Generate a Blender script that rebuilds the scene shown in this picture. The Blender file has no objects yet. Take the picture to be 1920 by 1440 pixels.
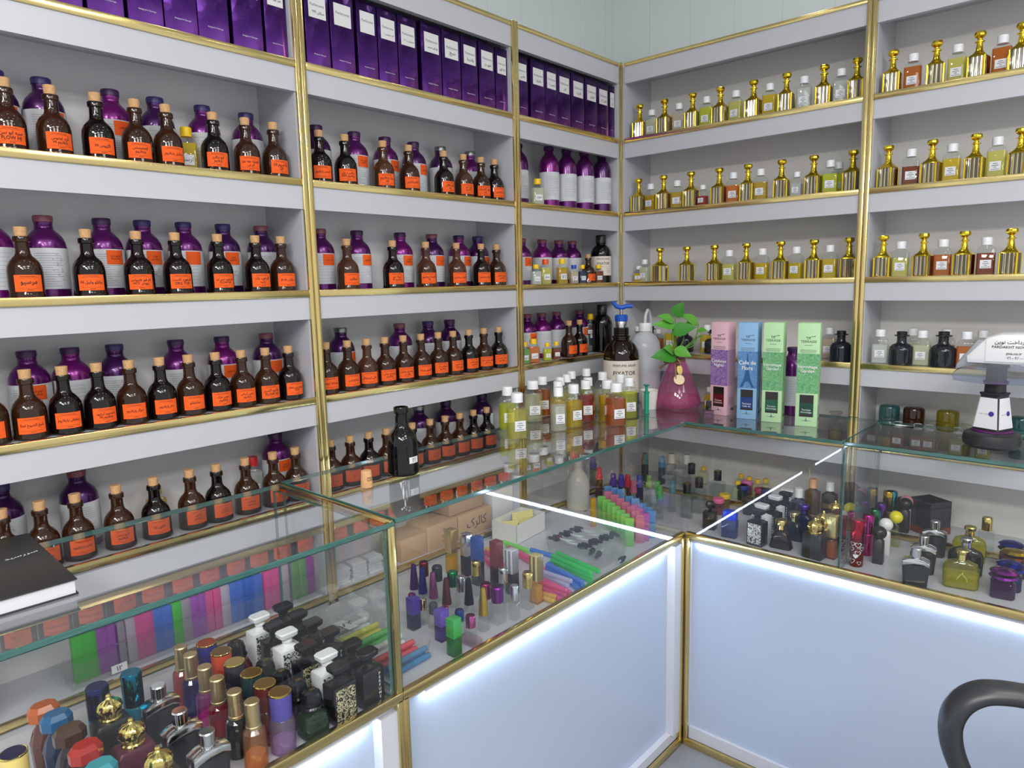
import bpy, bmesh, math, random
from mathutils import Vector, Matrix
random.seed(11)
SC = bpy.context.scene
COL = SC.collection
PI = math.pi
R = math.radians

# ---------------------------------------------------------------- camera model (1920x1440)
CAM = Vector((1.4044, -2.1541, 1.4247))
YAW, PIT, ROL, FPX = 0.7336, -0.1434, -0.0225, 1313.06
_c, _s = math.cos(YAW), math.sin(YAW)
_p, _q = math.cos(PIT), math.sin(PIT)
FWD = Vector((-_s * _p, _c * _p, _q))
_r = Vector((_c, _s, 0))
_u = _r.cross(FWD)
RT = math.cos(ROL) * _r + math.sin(ROL) * _u
UP = -math.sin(ROL) * _r + math.cos(ROL) * _u


def ray(px, py):
    return (px - 960) / FPX * RT - (py - 720) / FPX * UP + FWD


def on(ax, v, px, py):
    d = ray(px, py)
    return CAM + d * ((v - CAM[ax]) / d[ax])


# ---------------------------------------------------------------- materials
def nodes(name):
    m = bpy.data.materials.new(name)
    m.use_nodes = True
    t = m.node_tree
    for n in list(t.nodes):
        t.nodes.remove(n)
    out = t.nodes.new('ShaderNodeOutputMaterial')
    return m, t, out


def N(t, typ, **kw):
    n = t.nodes.new('ShaderNode' + typ)
    for k, v in kw.items():
        if k.startswith('i_'):
            n.inputs[k[2:].replace('_', ' ')].default_value = v
        else:
            setattr(n, k, v)
    return n


def objcol(t):
    return N(t, 'ObjectInfo').outputs['Color']


def bsdf(name, col=None, rough=.4, metal=0., coat=0., noise=0., nscale=40., bump=0., spec=.5, stretch=None):
    """Principled; colour from the object's own colour unless col is given; noise varies it a little."""
    m, t, out = nodes(name)
    b = N(t, 'BsdfPrincipled')
    b.inputs['Roughness'].default_value = rough
    b.inputs['Metallic'].default_value = metal
    b.inputs['Coat Weight'].default_value = coat
    b.inputs['Coat Roughness'].default_value = .05
    b.inputs['Specular IOR Level'].default_value = spec
    if col is None:
        src = objcol(t)
    else:
        rgb = N(t, 'RGB')
        rgb.outputs[0].default_value = (*col, 1)
        src = rgb.outputs[0]
    if noise or bump:
        tc = N(t, 'TexCoord')
        mp = N(t, 'Mapping')
        if stretch:
            mp.inputs['Scale'].default_value = stretch
        t.links.new(tc.outputs['Object'], mp.inputs['Vector'])
        nz = N(t, 'TexNoise', i_Scale=nscale, i_Detail=4.)
        t.links.new(mp.outputs[0], nz.inputs['Vector'])
        if noise:
            mr = N(t, 'MapRange')
            mr.inputs[3].default_value = 1 - noise
            mr.inputs[4].default_value = 1 + noise
            t.links.new(nz.outputs['Fac'], mr.inputs[0])
            mx = N(t, 'VectorMath', operation='SCALE')
            t.links.new(src, mx.inputs[0])
            t.links.new(mr.outputs[0], mx.inputs['Scale'])
            src = mx.outputs[0]
        if bump:
            bp = N(t, 'Bump', i_Strength=bump, i_Distance=.002)
            t.links.new(nz.outputs['Fac'], bp.inputs['Height'])
            t.links.new(bp.outputs[0], b.inputs['Normal'])
    t.links.new(src, b.inputs['Base Color'])
    t.links.new(b.outputs[0], out.inputs[0])
    return m


def thin_glass(name, col=None, diffuse=0., gloss=1., rough=0., ior=1.5):
    """Thin-walled glass: straight transmission tinted by colour, Fresnel reflection on the outer side."""
    m, t, out = nodes(name)
    tr = N(t, 'BsdfTransparent')
    gl = N(t, 'BsdfGlossy', i_Roughness=rough)
    if col is None:
        src = objcol(t)
        t.links.new(src, tr.inputs[0])
    else:
        tr.inputs[0].default_value = (*col, 1)
    base = tr.outputs[0]
    if diffuse:
        df = N(t, 'BsdfDiffuse')
        tl = N(t, 'BsdfTranslucent')
        for d in (df, tl):
            if col is None:
                t.links.new(src, d.inputs[0])
            else:
                d.inputs[0].default_value = (*col, 1)
        m1 = N(t, 'MixShader', i_Fac=.4)
        t.links.new(df.outputs[0], m1.inputs[1])
        t.links.new(tl.outputs[0], m1.inputs[2])
        m2 = N(t, 'MixShader', i_Fac=diffuse)
        t.links.new(base, m2.inputs[1])
        t.links.new(m1.outputs[0], m2.inputs[2])
        base = m2.outputs[0]
    fr = N(t, 'Fresnel', i_IOR=ior)
    ge = N(t, 'NewGeometry')
    inv = N(t, 'MapRange')
    inv.inputs[3].default_value = gloss
    inv.inputs[4].default_value = 0
    t.links.new(ge.outputs['Backfacing'], inv.inputs[0])
    mu = N(t, 'Math', operation='MULTIPLY')
    t.links.new(fr.outputs[0], mu.inputs[0])
    t.links.new(inv.outputs[0], mu.inputs[1])
    mx = N(t, 'MixShader')
    mu.use_clamp = True
    t.links.new(mu.outputs[0], mx.inputs[0])
    t.links.new(base, mx.inputs[1])
    t.links.new(gl.outputs[0], mx.inputs[2])
    t.links.new(mx.outputs[0], out.inputs[0])
    return m


def emit(name, col, strength):
    m, t, out = nodes(name)
    e = N(t, 'Emission', i_Strength=strength)
    e.inputs[0].default_value = (*col, 1)
    t.links.new(e.outputs[0], out.inputs[0])
    return m


def two_tone(name, kind, c1, c2, scale, thr, soft=.02, rough=.35, metal2=0., stretch=(1, 1, 1)):
    """Printed pattern: two colours split by a noise / voronoi / checker texture in object space."""
    m, t, out = nodes(name)
    tc = N(t, 'TexCoord')
    mp = N(t, 'Mapping')
    mp.inputs['Scale'].default_value = stretch
    t.links.new(tc.outputs['Object'], mp.inputs['Vector'])
    if kind == 'noise':
        n = N(t, 'TexNoise', i_Scale=scale, i_Detail=1., i_Distortion=2.5)
        fac = n.outputs['Fac']
    elif kind == 'wave':
        n = N(t, 'TexWave', i_Scale=scale, i_Distortion=6., i_Detail=2.)
        fac = n.outputs['Fac']
    elif kind == 'brick':
        n = N(t, 'TexBrick', i_Scale=scale)
        fac = n.outputs['Fac']
    else:
        n = N(t, 'TexVoronoi', i_Scale=scale, feature='DISTANCE_TO_EDGE')
        fac = n.outputs['Distance']
    t.links.new(mp.outputs[0], n.inputs['Vector'])
    mr = N(t, 'MapRange')
    mr.inputs[1].default_value = thr - soft
    mr.inputs[2].default_value = thr + soft
    t.links.new(fac, mr.inputs[0])
    mx = N(t, 'Mix', data_type='RGBA')
    mx.inputs[6].default_value = (*c1, 1)
    mx.inputs[7].default_value = (*c2, 1)
    t.links.new(mr.outputs[0], mx.inputs[0])
    b = N(t, 'BsdfPrincipled', i_Roughness=rough)
    t.links.new(mx.outputs[2], b.inputs['Base Color'])
    if metal2:
        mm = N(t, 'Math', operation='MULTIPLY')
        mm.inputs[1].default_value = metal2
        t.links.new(mr.outputs[0], mm.inputs[0])
        t.links.new(mm.outputs[0], b.inputs['Metallic'])
    t.links.new(b.outputs[0], out.inputs[0])
    return m


M = dict(
    gloss=bsdf('glossy_plastic', rough=.12),
    plastic=bsdf('plastic', rough=.38),
    matte=bsdf('paper', rough=.8, noise=.03, nscale=300),
    metal=bsdf('polished_metal', rough=.14, metal=1.),
    satin=bsdf('satin_metal', rough=.32, metal=.9),
    paint=bsdf('painted_aluminium', rough=.3, metal=.55, coat=.5),
    cork=bsdf('cork', rough=.9, noise=.35, nscale=260, bump=.4),
    gold=bsdf('brushed_gold_trim', col=(.74, .58, .25), rough=.2, metal=1., noise=.12, nscale=9., stretch=(6, .6, 6)),
    goldv=bsdf('brushed_gold_post', col=(.74, .58, .25), rough=.2, metal=1., noise=.14, nscale=9., stretch=(8, 8, .5)),
    board=bsdf('white_melamine', col=(.56, .56, .60), rough=.30, noise=.01, nscale=30),
    back=bsdf('grey_back_board', col=(.78, .77, .77), rough=.5, noise=.015, nscale=60),
    backr=bsdf('pale_back_board', col=(.80, .77, .73), rough=.28, noise=.015, nscale=60),
    panel=bsdf('gloss_white_panel', col=(.42, .48, .60), rough=.22, noise=.01, nscale=20),
    pane=thin_glass('pane_glass', col=(.982, .990, .987), ior=1.5, gloss=1.9),
    rim=bsdf('glass_rim', col=(.040, .13, .115), rough=.06, coat=1., noise=.5, nscale=14, stretch=(2, 2, 30)),
    glass=thin_glass('bottle_glass', diffuse=.025),
    amber=thin_glass('amber_glass', diffuse=.20, ior=1.6),
    oil=thin_glass('clear_oil', diffuse=.24, gloss=.3),
    cradle=thin_glass('cradle_plastic', col=(.74, .78, .86), diffuse=.16, ior=1.45),
    milky=thin_glass('milky_plastic', diffuse=.86, gloss=.8, rough=.2),
    liquid=thin_glass('liquid', diffuse=.55, gloss=.25),
    frost=thin_glass('frosted_plastic', diffuse=.6, gloss=.8, rough=.25),
    clearp=thin_glass('clear_plastic', col=(.965, .97, .97), diffuse=.035, ior=1.35),
    leaf=bsdf('leaf', rough=.35, noise=.2, nscale=60),
    led=emit('led_strip_light', (.62, .80, 1.), 34.),
    filigree_white=two_tone('filigree_white', 'noise', (.75, .76, .78), (.01, .01, .012), 120, .5),
    filigree_gold=two_tone('filigree_gold', 'noise', (.008, .008, .01), (.75, .68, .42), 130, .5, metal2=.4),
    filigree_silver=two_tone('filigree_silver', 'noise', (.008, .008, .01), (.75, .76, .72), 120, .47),
    hearts=bsdf('red_metal', rough=.2, metal=.8),
    fluted=two_tone('gold_mirror_glass', 'wave', (.10, .085, .05), (.62, .55, .38), 26, .5, soft=.35, rough=.1, metal2=1., stretch=(1, 1, .15)),
    checks=two_tone('gold_check', 'brick', (.75, .62, .25), (.2, .15, .05), 40, .5, rough=.2, metal2=0.),
)


def holo():
    m, t, out = nodes('holographic_purple_card')
    tc = N(t, 'TexCoord')
    mp = N(t, 'Mapping')
    mp.inputs['Rotation'].default_value = (0, R(45), 0)
    mp.inputs['Scale'].default_value = (60, 60, 60)
    t.links.new(tc.outputs['Object'], mp.inputs['Vector'])
    br = N(t, 'TexVoronoi', i_Scale=1.2)
    t.links.new(mp.outputs[0], br.inputs['Vector'])
    nz = N(t, 'TexNoise', i_Scale=7., i_Detail=2.)
    t.links.new(tc.outputs['Object'], nz.inputs['Vector'])
    cr = N(t, 'ValToRGB')
    e = cr.color_ramp.elements
    e[0].position, e[0].color = .3, (.022, .006, .05, 1)
    e[1].position, e[1].color = .75, (.30, .09, .50, 1)
    x = cr.color_ramp.elements.new(.52)
    x.color = (.085, .02, .19, 1)
    t.links.new(nz.outputs['Fac'], cr.inputs[0])
    b = N(t, 'BsdfPrincipled', i_Roughness=.2, i_Metallic=.85)
    t.links.new(cr.outputs[0], b.inputs['Base Color'])
    bp = N(t, 'Bump', i_Strength=.35, i_Distance=.001)
    t.links.new(br.outputs['Distance'], bp.inputs['Height'])
    t.links.new(bp.outputs[0], b.inputs['Normal'])
    t.links.new(b.outputs[0], out.inputs[0])
    return m


M['holo'] = holo()


# ---------------------------------------------------------------- mesh builders (cached, shared)
_cache = {}


def cached(f):
    def g(*a, **k):
        key = (f.__name__, repr(a), repr(sorted(k.items())))
        if key not in _cache:
            _cache[key] = f(*a, **k)
        return _cache[key]
    return g


def fin(bm, name='mesh', smooth=True, ang=32):
    bmesh.ops.recalc_face_normals(bm, faces=bm.faces)
    me = bpy.data.meshes.new(name)
    bm.to_mesh(me)
    bm.free()
    if smooth:
        me.shade_smooth()
        me.set_sharp_from_angle(angle=R(ang))
    me.materials.append(None)
    return me


@cached
def lathe(prof, seg=28, ang=32):
    bm = bmesh.new()
    rings = []
    for r, z in prof:
        if r < 1e-5:
            rings.append([bm.verts.new((0, 0, z))])
        else:
            rings.append([bm.verts.new((r * math.cos(2 * PI * i / seg), r * math.sin(2 * PI * i / seg), z)) for i in range(seg)])
    for a, b in zip(rings, rings[1:]):
        for i in range(seg):
            j = (i + 1) % seg
            if len(a) == 1 and len(b) == 1:
                continue
            if len(a) == 1:
                bm.faces.new((a[0], b[i], b[j]))
            elif len(b) == 1:
                bm.faces.new((a[i], a[j], b[0]))
            else:
                bm.faces.new((a[i], a[j], b[j], b[i]))
    for e in (rings[0], rings[-1]):
        if len(e) > 1:
            bm.faces.new(e)
    return fin(bm, 'lathe', ang=ang)


def ring_pts(w, d, r, k=4, ch=False):
    r = min(r, w / 2, d / 2)
    pts = []
    for cx, cy, a0 in ((w / 2 - r, d / 2 - r, 0), (-w / 2 + r, d / 2 - r, 90), (-w / 2 + r, -d / 2 + r, 180), (w / 2 - r, -d / 2 + r, 270)):
        for i in range(k + 1):
            a = R(a0 + 90 * i / k)
            pts.append((cx + r * math.cos(a), cy + r * math.sin(a)))
    return pts


@cached
def loft(secs, k=4, ang=32, off=None):
    """secs: (z, w, d, corner radius [, x shift]) stacked upward; a shape of rounded-rectangle rings."""
    bm = bmesh.new()
    prev = None
    for s in secs:
        z, w, d, r = s[:4]
        sx = s[4] if len(s) > 4 else 0
        ring = [bm.verts.new((x + sx, y, z)) for x, y in ring_pts(max(w, 1e-4), max(d, 1e-4), r, k)]
        if prev:
            n = len(ring)
            for i in range(n):
                bm.faces.new((prev[i], prev[(i + 1) % n], ring[(i + 1) % n], ring[i]))
        else:
            bm.faces.new(ring[::-1])
        prev = ring
    bm.faces.new(prev)
    return fin(bm, 'loft', ang=ang)


@cached
def box(w, d, h, bev=.0, z0=0., seg=2):
    bm = bmesh.new()
    bmesh.ops.create_cube(bm, size=1, matrix=Matrix.Translation((0, 0, z0 + h / 2)) @ Matrix.Diagonal((w, d, h, 1)))
    if bev:
        bmesh.ops.bevel(bm, geom=bm.edges[:], offset=bev, segments=seg, affect='EDGES', profile=.5)
    return fin(bm, 'box', smooth=bool(bev))


def boxes(lst, bev=0.):
    """One mesh of axis-aligned slabs given as (x0,y0,z0,x1,y1,z1): the joined boards of ONE part."""
    bm = bmesh.new()
    for x0, y0, z0, x1, y1, z1 in lst:
        c = bmesh.ops.create_cube(bm, size=1, matrix=Matrix.Translation(((x0 + x1) / 2, (y0 + y1) / 2, (z0 + z1) / 2)) @ Matrix.Diagonal((abs(x1 - x0), abs(y1 - y0), abs(z1 - z0), 1)))
        if bev:
            es = list({e for v in c['verts'] for e in v.link_edges})
            bmesh.ops.bevel(bm, geom=es, offset=bev, segments=2, affect='EDGES', profile=.5)
    return fin(bm, 'boards', smooth=bool(bev))


@cached
def outline(pts, thick, bev=.002):
    """A closed outline in x,z, given real thickness in y and rounded edges."""
    bm = bmesh.new()
    f = bm.faces.new([bm.verts.new((x, -thick / 2, z)) for x, z in pts])
    g = bmesh.ops.extrude_face_region(bm, geom=[f])
    bmesh.ops.translate(bm, vec=(0, thick, 0), verts=[v for v in g['geom'] if isinstance(v, bmesh.types.BMVert)])
    if bev:
        bmesh.ops.bevel(bm, geom=[e for e in bm.edges if abs(e.verts[0].co.y - e.verts[1].co.y) < 1e-6], offset=bev, segments=2, affect='EDGES', profile=.5)
    return fin(bm, 'outline', ang=40)


@cached
def patch(rad, z0, z1, a0, a1, t=.0004, n=14, chamfer=0.):
    """A label wrapped on a cylinder of radius rad; angle 0 faces local -y."""
    bm = bmesh.new()
    rows = []
    for rr in (rad, rad + t):
        for z in (z0, z1):
            rows.append([bm.verts.new((rr * math.sin(R(a0 + (a1 - a0) * i / n)), -rr * math.cos(R(a0 + (a1 - a0) * i / n)), z)) for i in range(n + 1)])
    A, B, C, D = rows
    for i in range(n):
        bm.faces.new((C[i], C[i + 1], D[i + 1], D[i]))
        bm.faces.new((A[i + 1], A[i], B[i], B[i + 1]))
        bm.faces.new((D[i], D[i + 1], B[i + 1], B[i]))
        bm.faces.new((C[i + 1], C[i], A[i], A[i + 1]))
    bm.faces.new((A[0], C[0], D[0], B[0]))
    bm.faces.new((C[n], A[n], B[n], D[n]))
    return fin(bm, 'patch')


@cached
def strips(rects, rad=0., t=.0003):
    """Printed rules (x0,z0,x1,z1) on a face at y=0 looking to -y, or wrapped round radius rad. One print, one mesh."""
    bm = bmesh.new()
    for x0, z0, x1, z1 in rects:
        n = max(1, int(abs(x1 - x0) / .004)) if rad else 1
        lo, hi = [], []
        for i in range(n + 1):
            x = x0 + (x1 - x0) * i / n
            if rad:
                p = (rad + t) * math.sin(x / rad), -(rad + t) * math.cos(x / rad)
            else:
                p = x, -t
            lo.append(bm.verts.new((*p, z0)))
            hi.append(bm.verts.new((*p, z1)))
        for i in range(n):
            bm.faces.new((lo[i], lo[i + 1], hi[i + 1], hi[i]))
    me = bpy.data.meshes.new('print')
    bm.to_mesh(me)
    bm.free()
    me.materials.append(None)
    return me


def tube(path, rad, seg=10, flat=1., up=None, closed=False):
    """Swept tube; rad may be a list; flat squeezes it along `up`."""
    bm = bmesh.new()
    n = len(path)
    P_ = [Vector(p) for p in path]
    rings = []
    prevn = None
    for i in range(n):
        a = P_[(i - 1) % n] if (closed or i > 0) else P_[i]
        b = P_[(i + 1) % n] if (closed or i < n - 1) else P_[i]
        t = (b - a).normalized()
        if up is not None:
            nn = Vector(up)
            nn = (nn - t * nn.dot(t)).normalized()
        else:
            nn = prevn if prevn is not None else (Vector((0, 0, 1)) if abs(t.z) < .9 else Vector((1, 0, 0)))
            nn = (nn - t * nn.dot(t)).normalized()
        prevn = nn
        bb = t.cross(nn)
        r = rad[i] if isinstance(rad, (list, tuple)) else rad
        rings.append([bm.verts.new(P_[i] + nn * (r * flat * math.cos(2 * PI * j / seg)) + bb * (r * math.sin(2 * PI * j / seg))) for j in range(seg)])
    m = n if closed else n - 1
    for i in range(m):
        A, B = rings[i], rings[(i + 1) % n]
        for j in range(seg):
            bm.faces.new((A[j], A[(j + 1) % seg], B[(j + 1) % seg], B[j]))
    if not closed:
        bm.faces.new(rings[0])
        bm.faces.new(rings[-1])
    return fin(bm, 'tube', ang=60)


def spline(pts, n=8, closed=False):
    """Catmull-Rom through pts."""
    P_ = [Vector(p) for p in pts]
    out = []
    L = len(P_)
    for i in range(L if closed else L - 1):
        g = (lambda k: P_[k % L]) if closed else (lambda k: P_[max(0, min(L - 1, k))])
        a, b, c, d = g(i - 1), g(i), g(i + 1), g(i + 2)
        for j in range(n):
            t = j / n
            out.append(.5 * ((2 * b) + (c - a) * t + (2 * a - 5 * b + 4 * c - d) * t * t + (3 * b - a - 3 * c + d) * t ** 3))
    if not closed:
        out.append(P_[-1])
    return out


# ---------------------------------------------------------------- lettering
_FA = {'ا': (0xFE8D, 2), 'آ': (0xFE81, 2), 'ب': (0xFE8F, 4), 'پ': (0xFB56, 4), 'ت': (0xFE95, 4), 'ث': (0xFE99, 4), 'ج': (0xFE9D, 4), 'چ': (0xFB7A, 4),
       'ح': (0xFEA1, 4), 'خ': (0xFEA5, 4), 'د': (0xFEA9, 2), 'ذ': (0xFEAB, 2), 'ر': (0xFEAD, 2), 'ز': (0xFEAF, 2), 'ژ': (0xFB8A, 2), 'س': (0xFEB1, 4),
       'ش': (0xFEB5, 4), 'ص': (0xFEB9, 4), 'ض': (0xFEBD, 4), 'ط': (0xFEC1, 4), 'ظ': (0xFEC5, 4), 'ع': (0xFEC9, 4), 'غ': (0xFECD, 4), 'ف': (0xFED1, 4),
       'ق': (0xFED5, 4), 'ک': (0xFB8E, 4), 'گ': (0xFB92, 4), 'ل': (0xFEDD, 4), 'م': (0xFEE1, 4), 'ن': (0xFEE5, 4), 'و': (0xFEED, 2), 'ه': (0xFEE9, 4), 'ی': (0xFBFC, 4)}


def shape(s):
    """Joined letter forms, in visual order, for a line of Persian (Latin runs keep their order)."""
    out = []
    for w in s.split(' '):
        if not any(ch in _FA for ch in w):
            out.append(w)
            continue
        r = ''
        for i, ch in enumerate(w):
            if ch not in _FA:
                r += ch
                continue
            b, k = _FA[ch]
            pj = i > 0 and w[i - 1] in _FA and _FA[w[i - 1]][1] == 4
            nj = k == 4 and i + 1 < len(w) and w[i + 1] in _FA
            r += chr(b + (3 if pj and nj else 1 if pj else 2 if nj else 0))
        out.append(r[::-1])
    return ' '.join(out[::-1]) if any(ch in _FA for ch in s) else s


@cached
def lettering(lines, width, height, rad=0., rise=.0005, bold=False):
    """Lines of type fitted in width x height, centred, facing -y at y=0 (or wrapped on radius rad)."""
    cu = bpy.data.curves.new('lettering', 'FONT')
    cu.body = '\n'.join(shape(l) for l in lines)
    cu.align_x = 'CENTER'
    cu.align_y = 'CENTER'
    cu.resolution_u = 2
    if bold:
        cu.offset = .010
    ob = bpy.data.objects.new('lettering', cu)
    COL.objects.link(ob)
    dg = bpy.context.evaluated_depsgraph_get()
    me = bpy.data.meshes.new_from_object(ob.evaluated_get(dg))
    bpy.data.objects.remove(ob)
    bpy.data.curves.remove(cu)
    if not len(me.vertices):
        me.materials.clear()
        me.materials.append(None)
        return me
    xs = [v.co.x for v in me.vertices]
    ys = [v.co.y for v in me.vertices]
    cx, cy = (min(xs) + max(xs)) / 2, (min(ys) + max(ys)) / 2
    k = min(width / max(1e-6, max(xs) - min(xs)), height / max(1e-6, max(ys) - min(ys)))
    for v in me.vertices:
        x, z = (v.co.x - cx) * k, (v.co.y - cy) * k
        if rad:
            rr = rad + rise
            v.co = (rr * math.sin(x / rr), -rr * math.cos(x / rr), z)
        else:
            v.co = (x, -rise, z)
    me.materials.clear()
    me.materials.append(None)
    return me


# ---------------------------------------------------------------- objects
def tag(o, label=None, cat=None, group=None, kind=None):
    for k, v in (('label', label), ('category', cat), ('group', group), ('kind', kind)):
        if v:
            o[k] = v
    return o


def thing(name, label, cat, loc, rz=0., group=None):
    o = bpy.data.objects.new(name, None)
    COL.objects.link(o)
    o.empty_display_size = .02
    o.location = loc
    o.rotation_euler = (0, 0, rz)
    return tag(o, label, cat, group)


def P(name, me, parent=None, mat='plastic', col=(.8, .8, .8), loc=(0, 0, 0), rot=(0, 0, 0), label=None, scale=None):
    o = bpy.data.objects.new(name, me)
    COL.objects.link(o)
    o.location = loc
    o.rotation_euler = rot
    if scale:
        o.scale = scale
    o.color = (*col, 1) if len(col) == 3 else col
    s = o.material_slots[0]
    s.link = 'OBJECT'
    s.material = M[mat] if isinstance(mat, str) else mat
    if parent:
        o.parent = parent
    if label:
        o['label'] = label
    return o


def struct(name, me, mat, col=(.8, .8, .8)):
    return tag(P(name, me, None, mat, col), kind='structure')


def srgb(r, g, b):
    f = lambda c: (c / 255 / 12.92) if c <= 10 else ((c / 255 + .055) / 1.055) ** 2.4
    return (f(r), f(g), f(b))


ORD = ['first', 'second', 'third', 'fourth', 'fifth', 'sixth', 'seventh', 'eighth', 'ninth', 'tenth', 'eleventh', 'twelfth', 'thirteenth', 'fourteenth', 'fifteenth', 'sixteenth', 'seventeenth', 'eighteenth', 'nineteenth', 'twentieth']
# ================================================================ the room
XB, YB, ZC = -.172, .186, 2.72          # wall faces behind the shelving, ceiling
struct('floor', boxes([(-.3, -4.2, -.05, 3.4, .3, 0)]), bsdf('grey_floor_tile', col=(.22, .225, .24), rough=.3, noise=.45, nscale=5.))
struct('ceiling', boxes([(-.3, -4.2, ZC, 3.4, .3, ZC + .05)]), bsdf('ceiling_white', col=(.8, .8, .8), rough=.7))


def wallmat(name, axis):
    m, t, out = nodes(name)
    tc = N(t, 'TexCoord')
    sx = N(t, 'SeparateXYZ')
    t.links.new(tc.outputs['Object'], sx.inputs[0])
    mo = N(t, 'Math', operation='MODULO')
    mo.inputs[1].default_value = .16
    ad = N(t, 'Math', operation='ADD')
    ad.inputs[1].default_value = 20.
    t.links.new(sx.outputs[axis], ad.inputs[0])
    t.links.new(ad.outputs[0], mo.inputs[0])
    lt = N(t, 'Math', operation='LESS_THAN')
    lt.inputs[1].default_value = .0025
    t.links.new(mo.outputs[0], lt.inputs[0])
    mx = N(t, 'Mix', data_type='RGBA')
    mx.inputs[6].default_value = (.72, .78, .76, 1)
    mx.inputs[7].default_value = (.62, .67, .65, 1)
    t.links.new(lt.outputs[0], mx.inputs[0])
    b = N(t, 'BsdfPrincipled', i_Roughness=.3)
    t.links.new(mx.outputs[2], b.inputs['Base Color'])
    t.links.new(b.outputs[0], out.inputs[0])
    return m


struct('wall_left', boxes([(XB - .1, -4.2, 0, XB, .3, ZC)]), wallmat('wall_strip_panel_a', 1))
struct('wall_back', boxes([(XB, YB, 0, 3.4, YB + .1, ZC)]), wallmat('wall_strip_panel_b', 0))

# ---------------------------------------------------------------- shelving
ZG = [1.896, 1.647, 1.403, 1.158, .920, .676]     # lower edge of the gold strip on each shelf
ZTOP = 2.150
GH = .016
BH = .050                                          # white board edge under the strip
FL = .672                                          # showcase floor
DL, DR = .164, .178


def shelving(name, label, axis, a0, a1, depth, sgn, backmat, rz_posts):
    """A bay of shelves. axis 'y': front plane x=0, runs along y; axis 'x': front plane y=0, runs along x."""
    def bx(u0, w0, z0, u1, w1, z1):     # u along the bay, w depth (0 front, -depth back)
        return (w0, u0, z0, w1, u1, z1) if axis == 'y' else (u0, -w0, z0, u1, -w1, z1)
    org = (0, (a0 + a1) / 2, 0) if axis == 'y' else ((a0 + a1) / 2, 0, 0)
    t = thing(name, label, 'shelving unit', org, 0, 'gold trimmed shelving units along the walls')
    neg = tuple(-c for c in org)
    g = .0135
    for s in (a0, a1):
        ge = .006 if s == 0 else g
        i0, i1 = (s, s + .016) if s == a0 else (s - .016, s)
        P('side_panel', boxes([bx(i0, -.004, 0, i1, -depth, ZTOP)]), t, 'board', loc=neg)
        j0, j1 = (s, s + ge) if s == a0 else (s - ge, s)
        P('gold_edge', boxes([bx(j0, .004, .0, j1, -.004, ZTOP + .016)], .0022), t, 'goldv', loc=neg, label='gold edging strip up the side of the shelves')
    P('back_panel', boxes([bx(a0 + .016, -depth + .004, .1, a1 - .016, -depth - .002, ZTOP)]), t, backmat, loc=neg)
    h = P('header', boxes([bx(a0 + g, -.001, ZTOP - .056, a1 - g, -.017, ZTOP), bx(a0 + g, -.017, ZTOP - .016, a1 - g, -depth + .004, ZTOP)]), t, 'board', loc=neg)
    P('gold_strip', boxes([bx(a0 + g, .003, ZTOP, a1 - g, -.02, ZTOP + .012)], .002), h, 'gold', label='gold strip along the top')
    for z in ZG:
        s = P('shelf', boxes([bx(a0 + g, -.001, z - BH, a1 - g, -.017, z), bx(a0 + .0165, -.006, z - .012, a1 - .0165, -depth + .0045, z + .0128)]), t, 'board', loc=neg)
        P('gold_strip', boxes([bx(a0 + g, .003, z, a1 - g, -.008, z + GH)], .002), s, 'gold', label='gold strip along the shelf edge')
    return t


Y1, Y2, X3 = -1.2603, -.5533, .7997
shelving('shelving_unit', 'white shelf bay at the near end, tall rows of corked amber bottles', 'y', -1.975, Y1, DL, 1, 'back', 0)
shelving('shelving_unit', 'white shelf bay of amber bottles between the two broad gold posts', 'y', Y1, Y2, DL, 1, 'back', 0)
shelving('shelving_unit', 'narrow white shelf bay in the room corner, holding tall purple bottles', 'y', Y2, 0, DL, 1, 'back', 0)
shelving('shelving_unit', 'white shelf bay of gold decanters directly beside the room corner', 'x', 0, X3, DR, 1, 'backr', 0)
shelving('shelving_unit', 'white shelf bay of gold decanters behind the card terminal', 'x', X3, 1.52, DR, 1, 'backr', 0)

# ---------------------------------------------------------------- glass counters
D1, D2, YS, XD = .448, .343, -1.411, .875
ZT1, ZT2, GT = 1.0115, 1.0158, .009


def pane(name, parent, x0, y0, z0, x1, y1, z1, bev=.0012, rim=True):
    """A sheet of glass: two clear faces and green rims."""
    bm = bmesh.new()
    dx, dy, dz = abs(x1 - x0), abs(y1 - y0), abs(z1 - z0)
    bmesh.ops.create_cube(bm, size=1, matrix=Matrix.Translation(((x0 + x1) / 2, (y0 + y1) / 2, (z0 + z1) / 2)) @ Matrix.Diagonal((dx, dy, dz, 1)))
    thin = min(range(3), key=lambda i: (dx, dy, dz)[i])
    bmesh.ops.bevel(bm, geom=bm.edges[:], offset=bev, segments=1, affect='EDGES')
    for f in bm.faces:
        f.material_index = 0 if abs(f.normal[thin]) > .9 or not rim else 1
    bmesh.ops.recalc_face_normals(bm, faces=bm.faces)
    me = bpy.data.meshes.new('pane')
    bm.to_mesh(me)
    bm.free()
    me.materials.append(M['pane'])
    me.materials.append(M['rim'])
    o = bpy.data.objects.new(name, me)
    COL.objects.link(o)
    o.parent = parent
    return o


def counter(label, org):
    return thing('display_counter', label, 'display counter', org, 0, 'glass topped display counters')


def led(parent, p0, p1):
    """LED strip under the gold ledge: a slim channel with diodes."""
    (x0, y0, z0), (x1, y1, z1) = p0, p1
    s = P('led_channel', boxes([(x0, y0, z0, x1, y1, z1)]), parent, 'board', label='white channel of the light strip')
    return s


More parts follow.
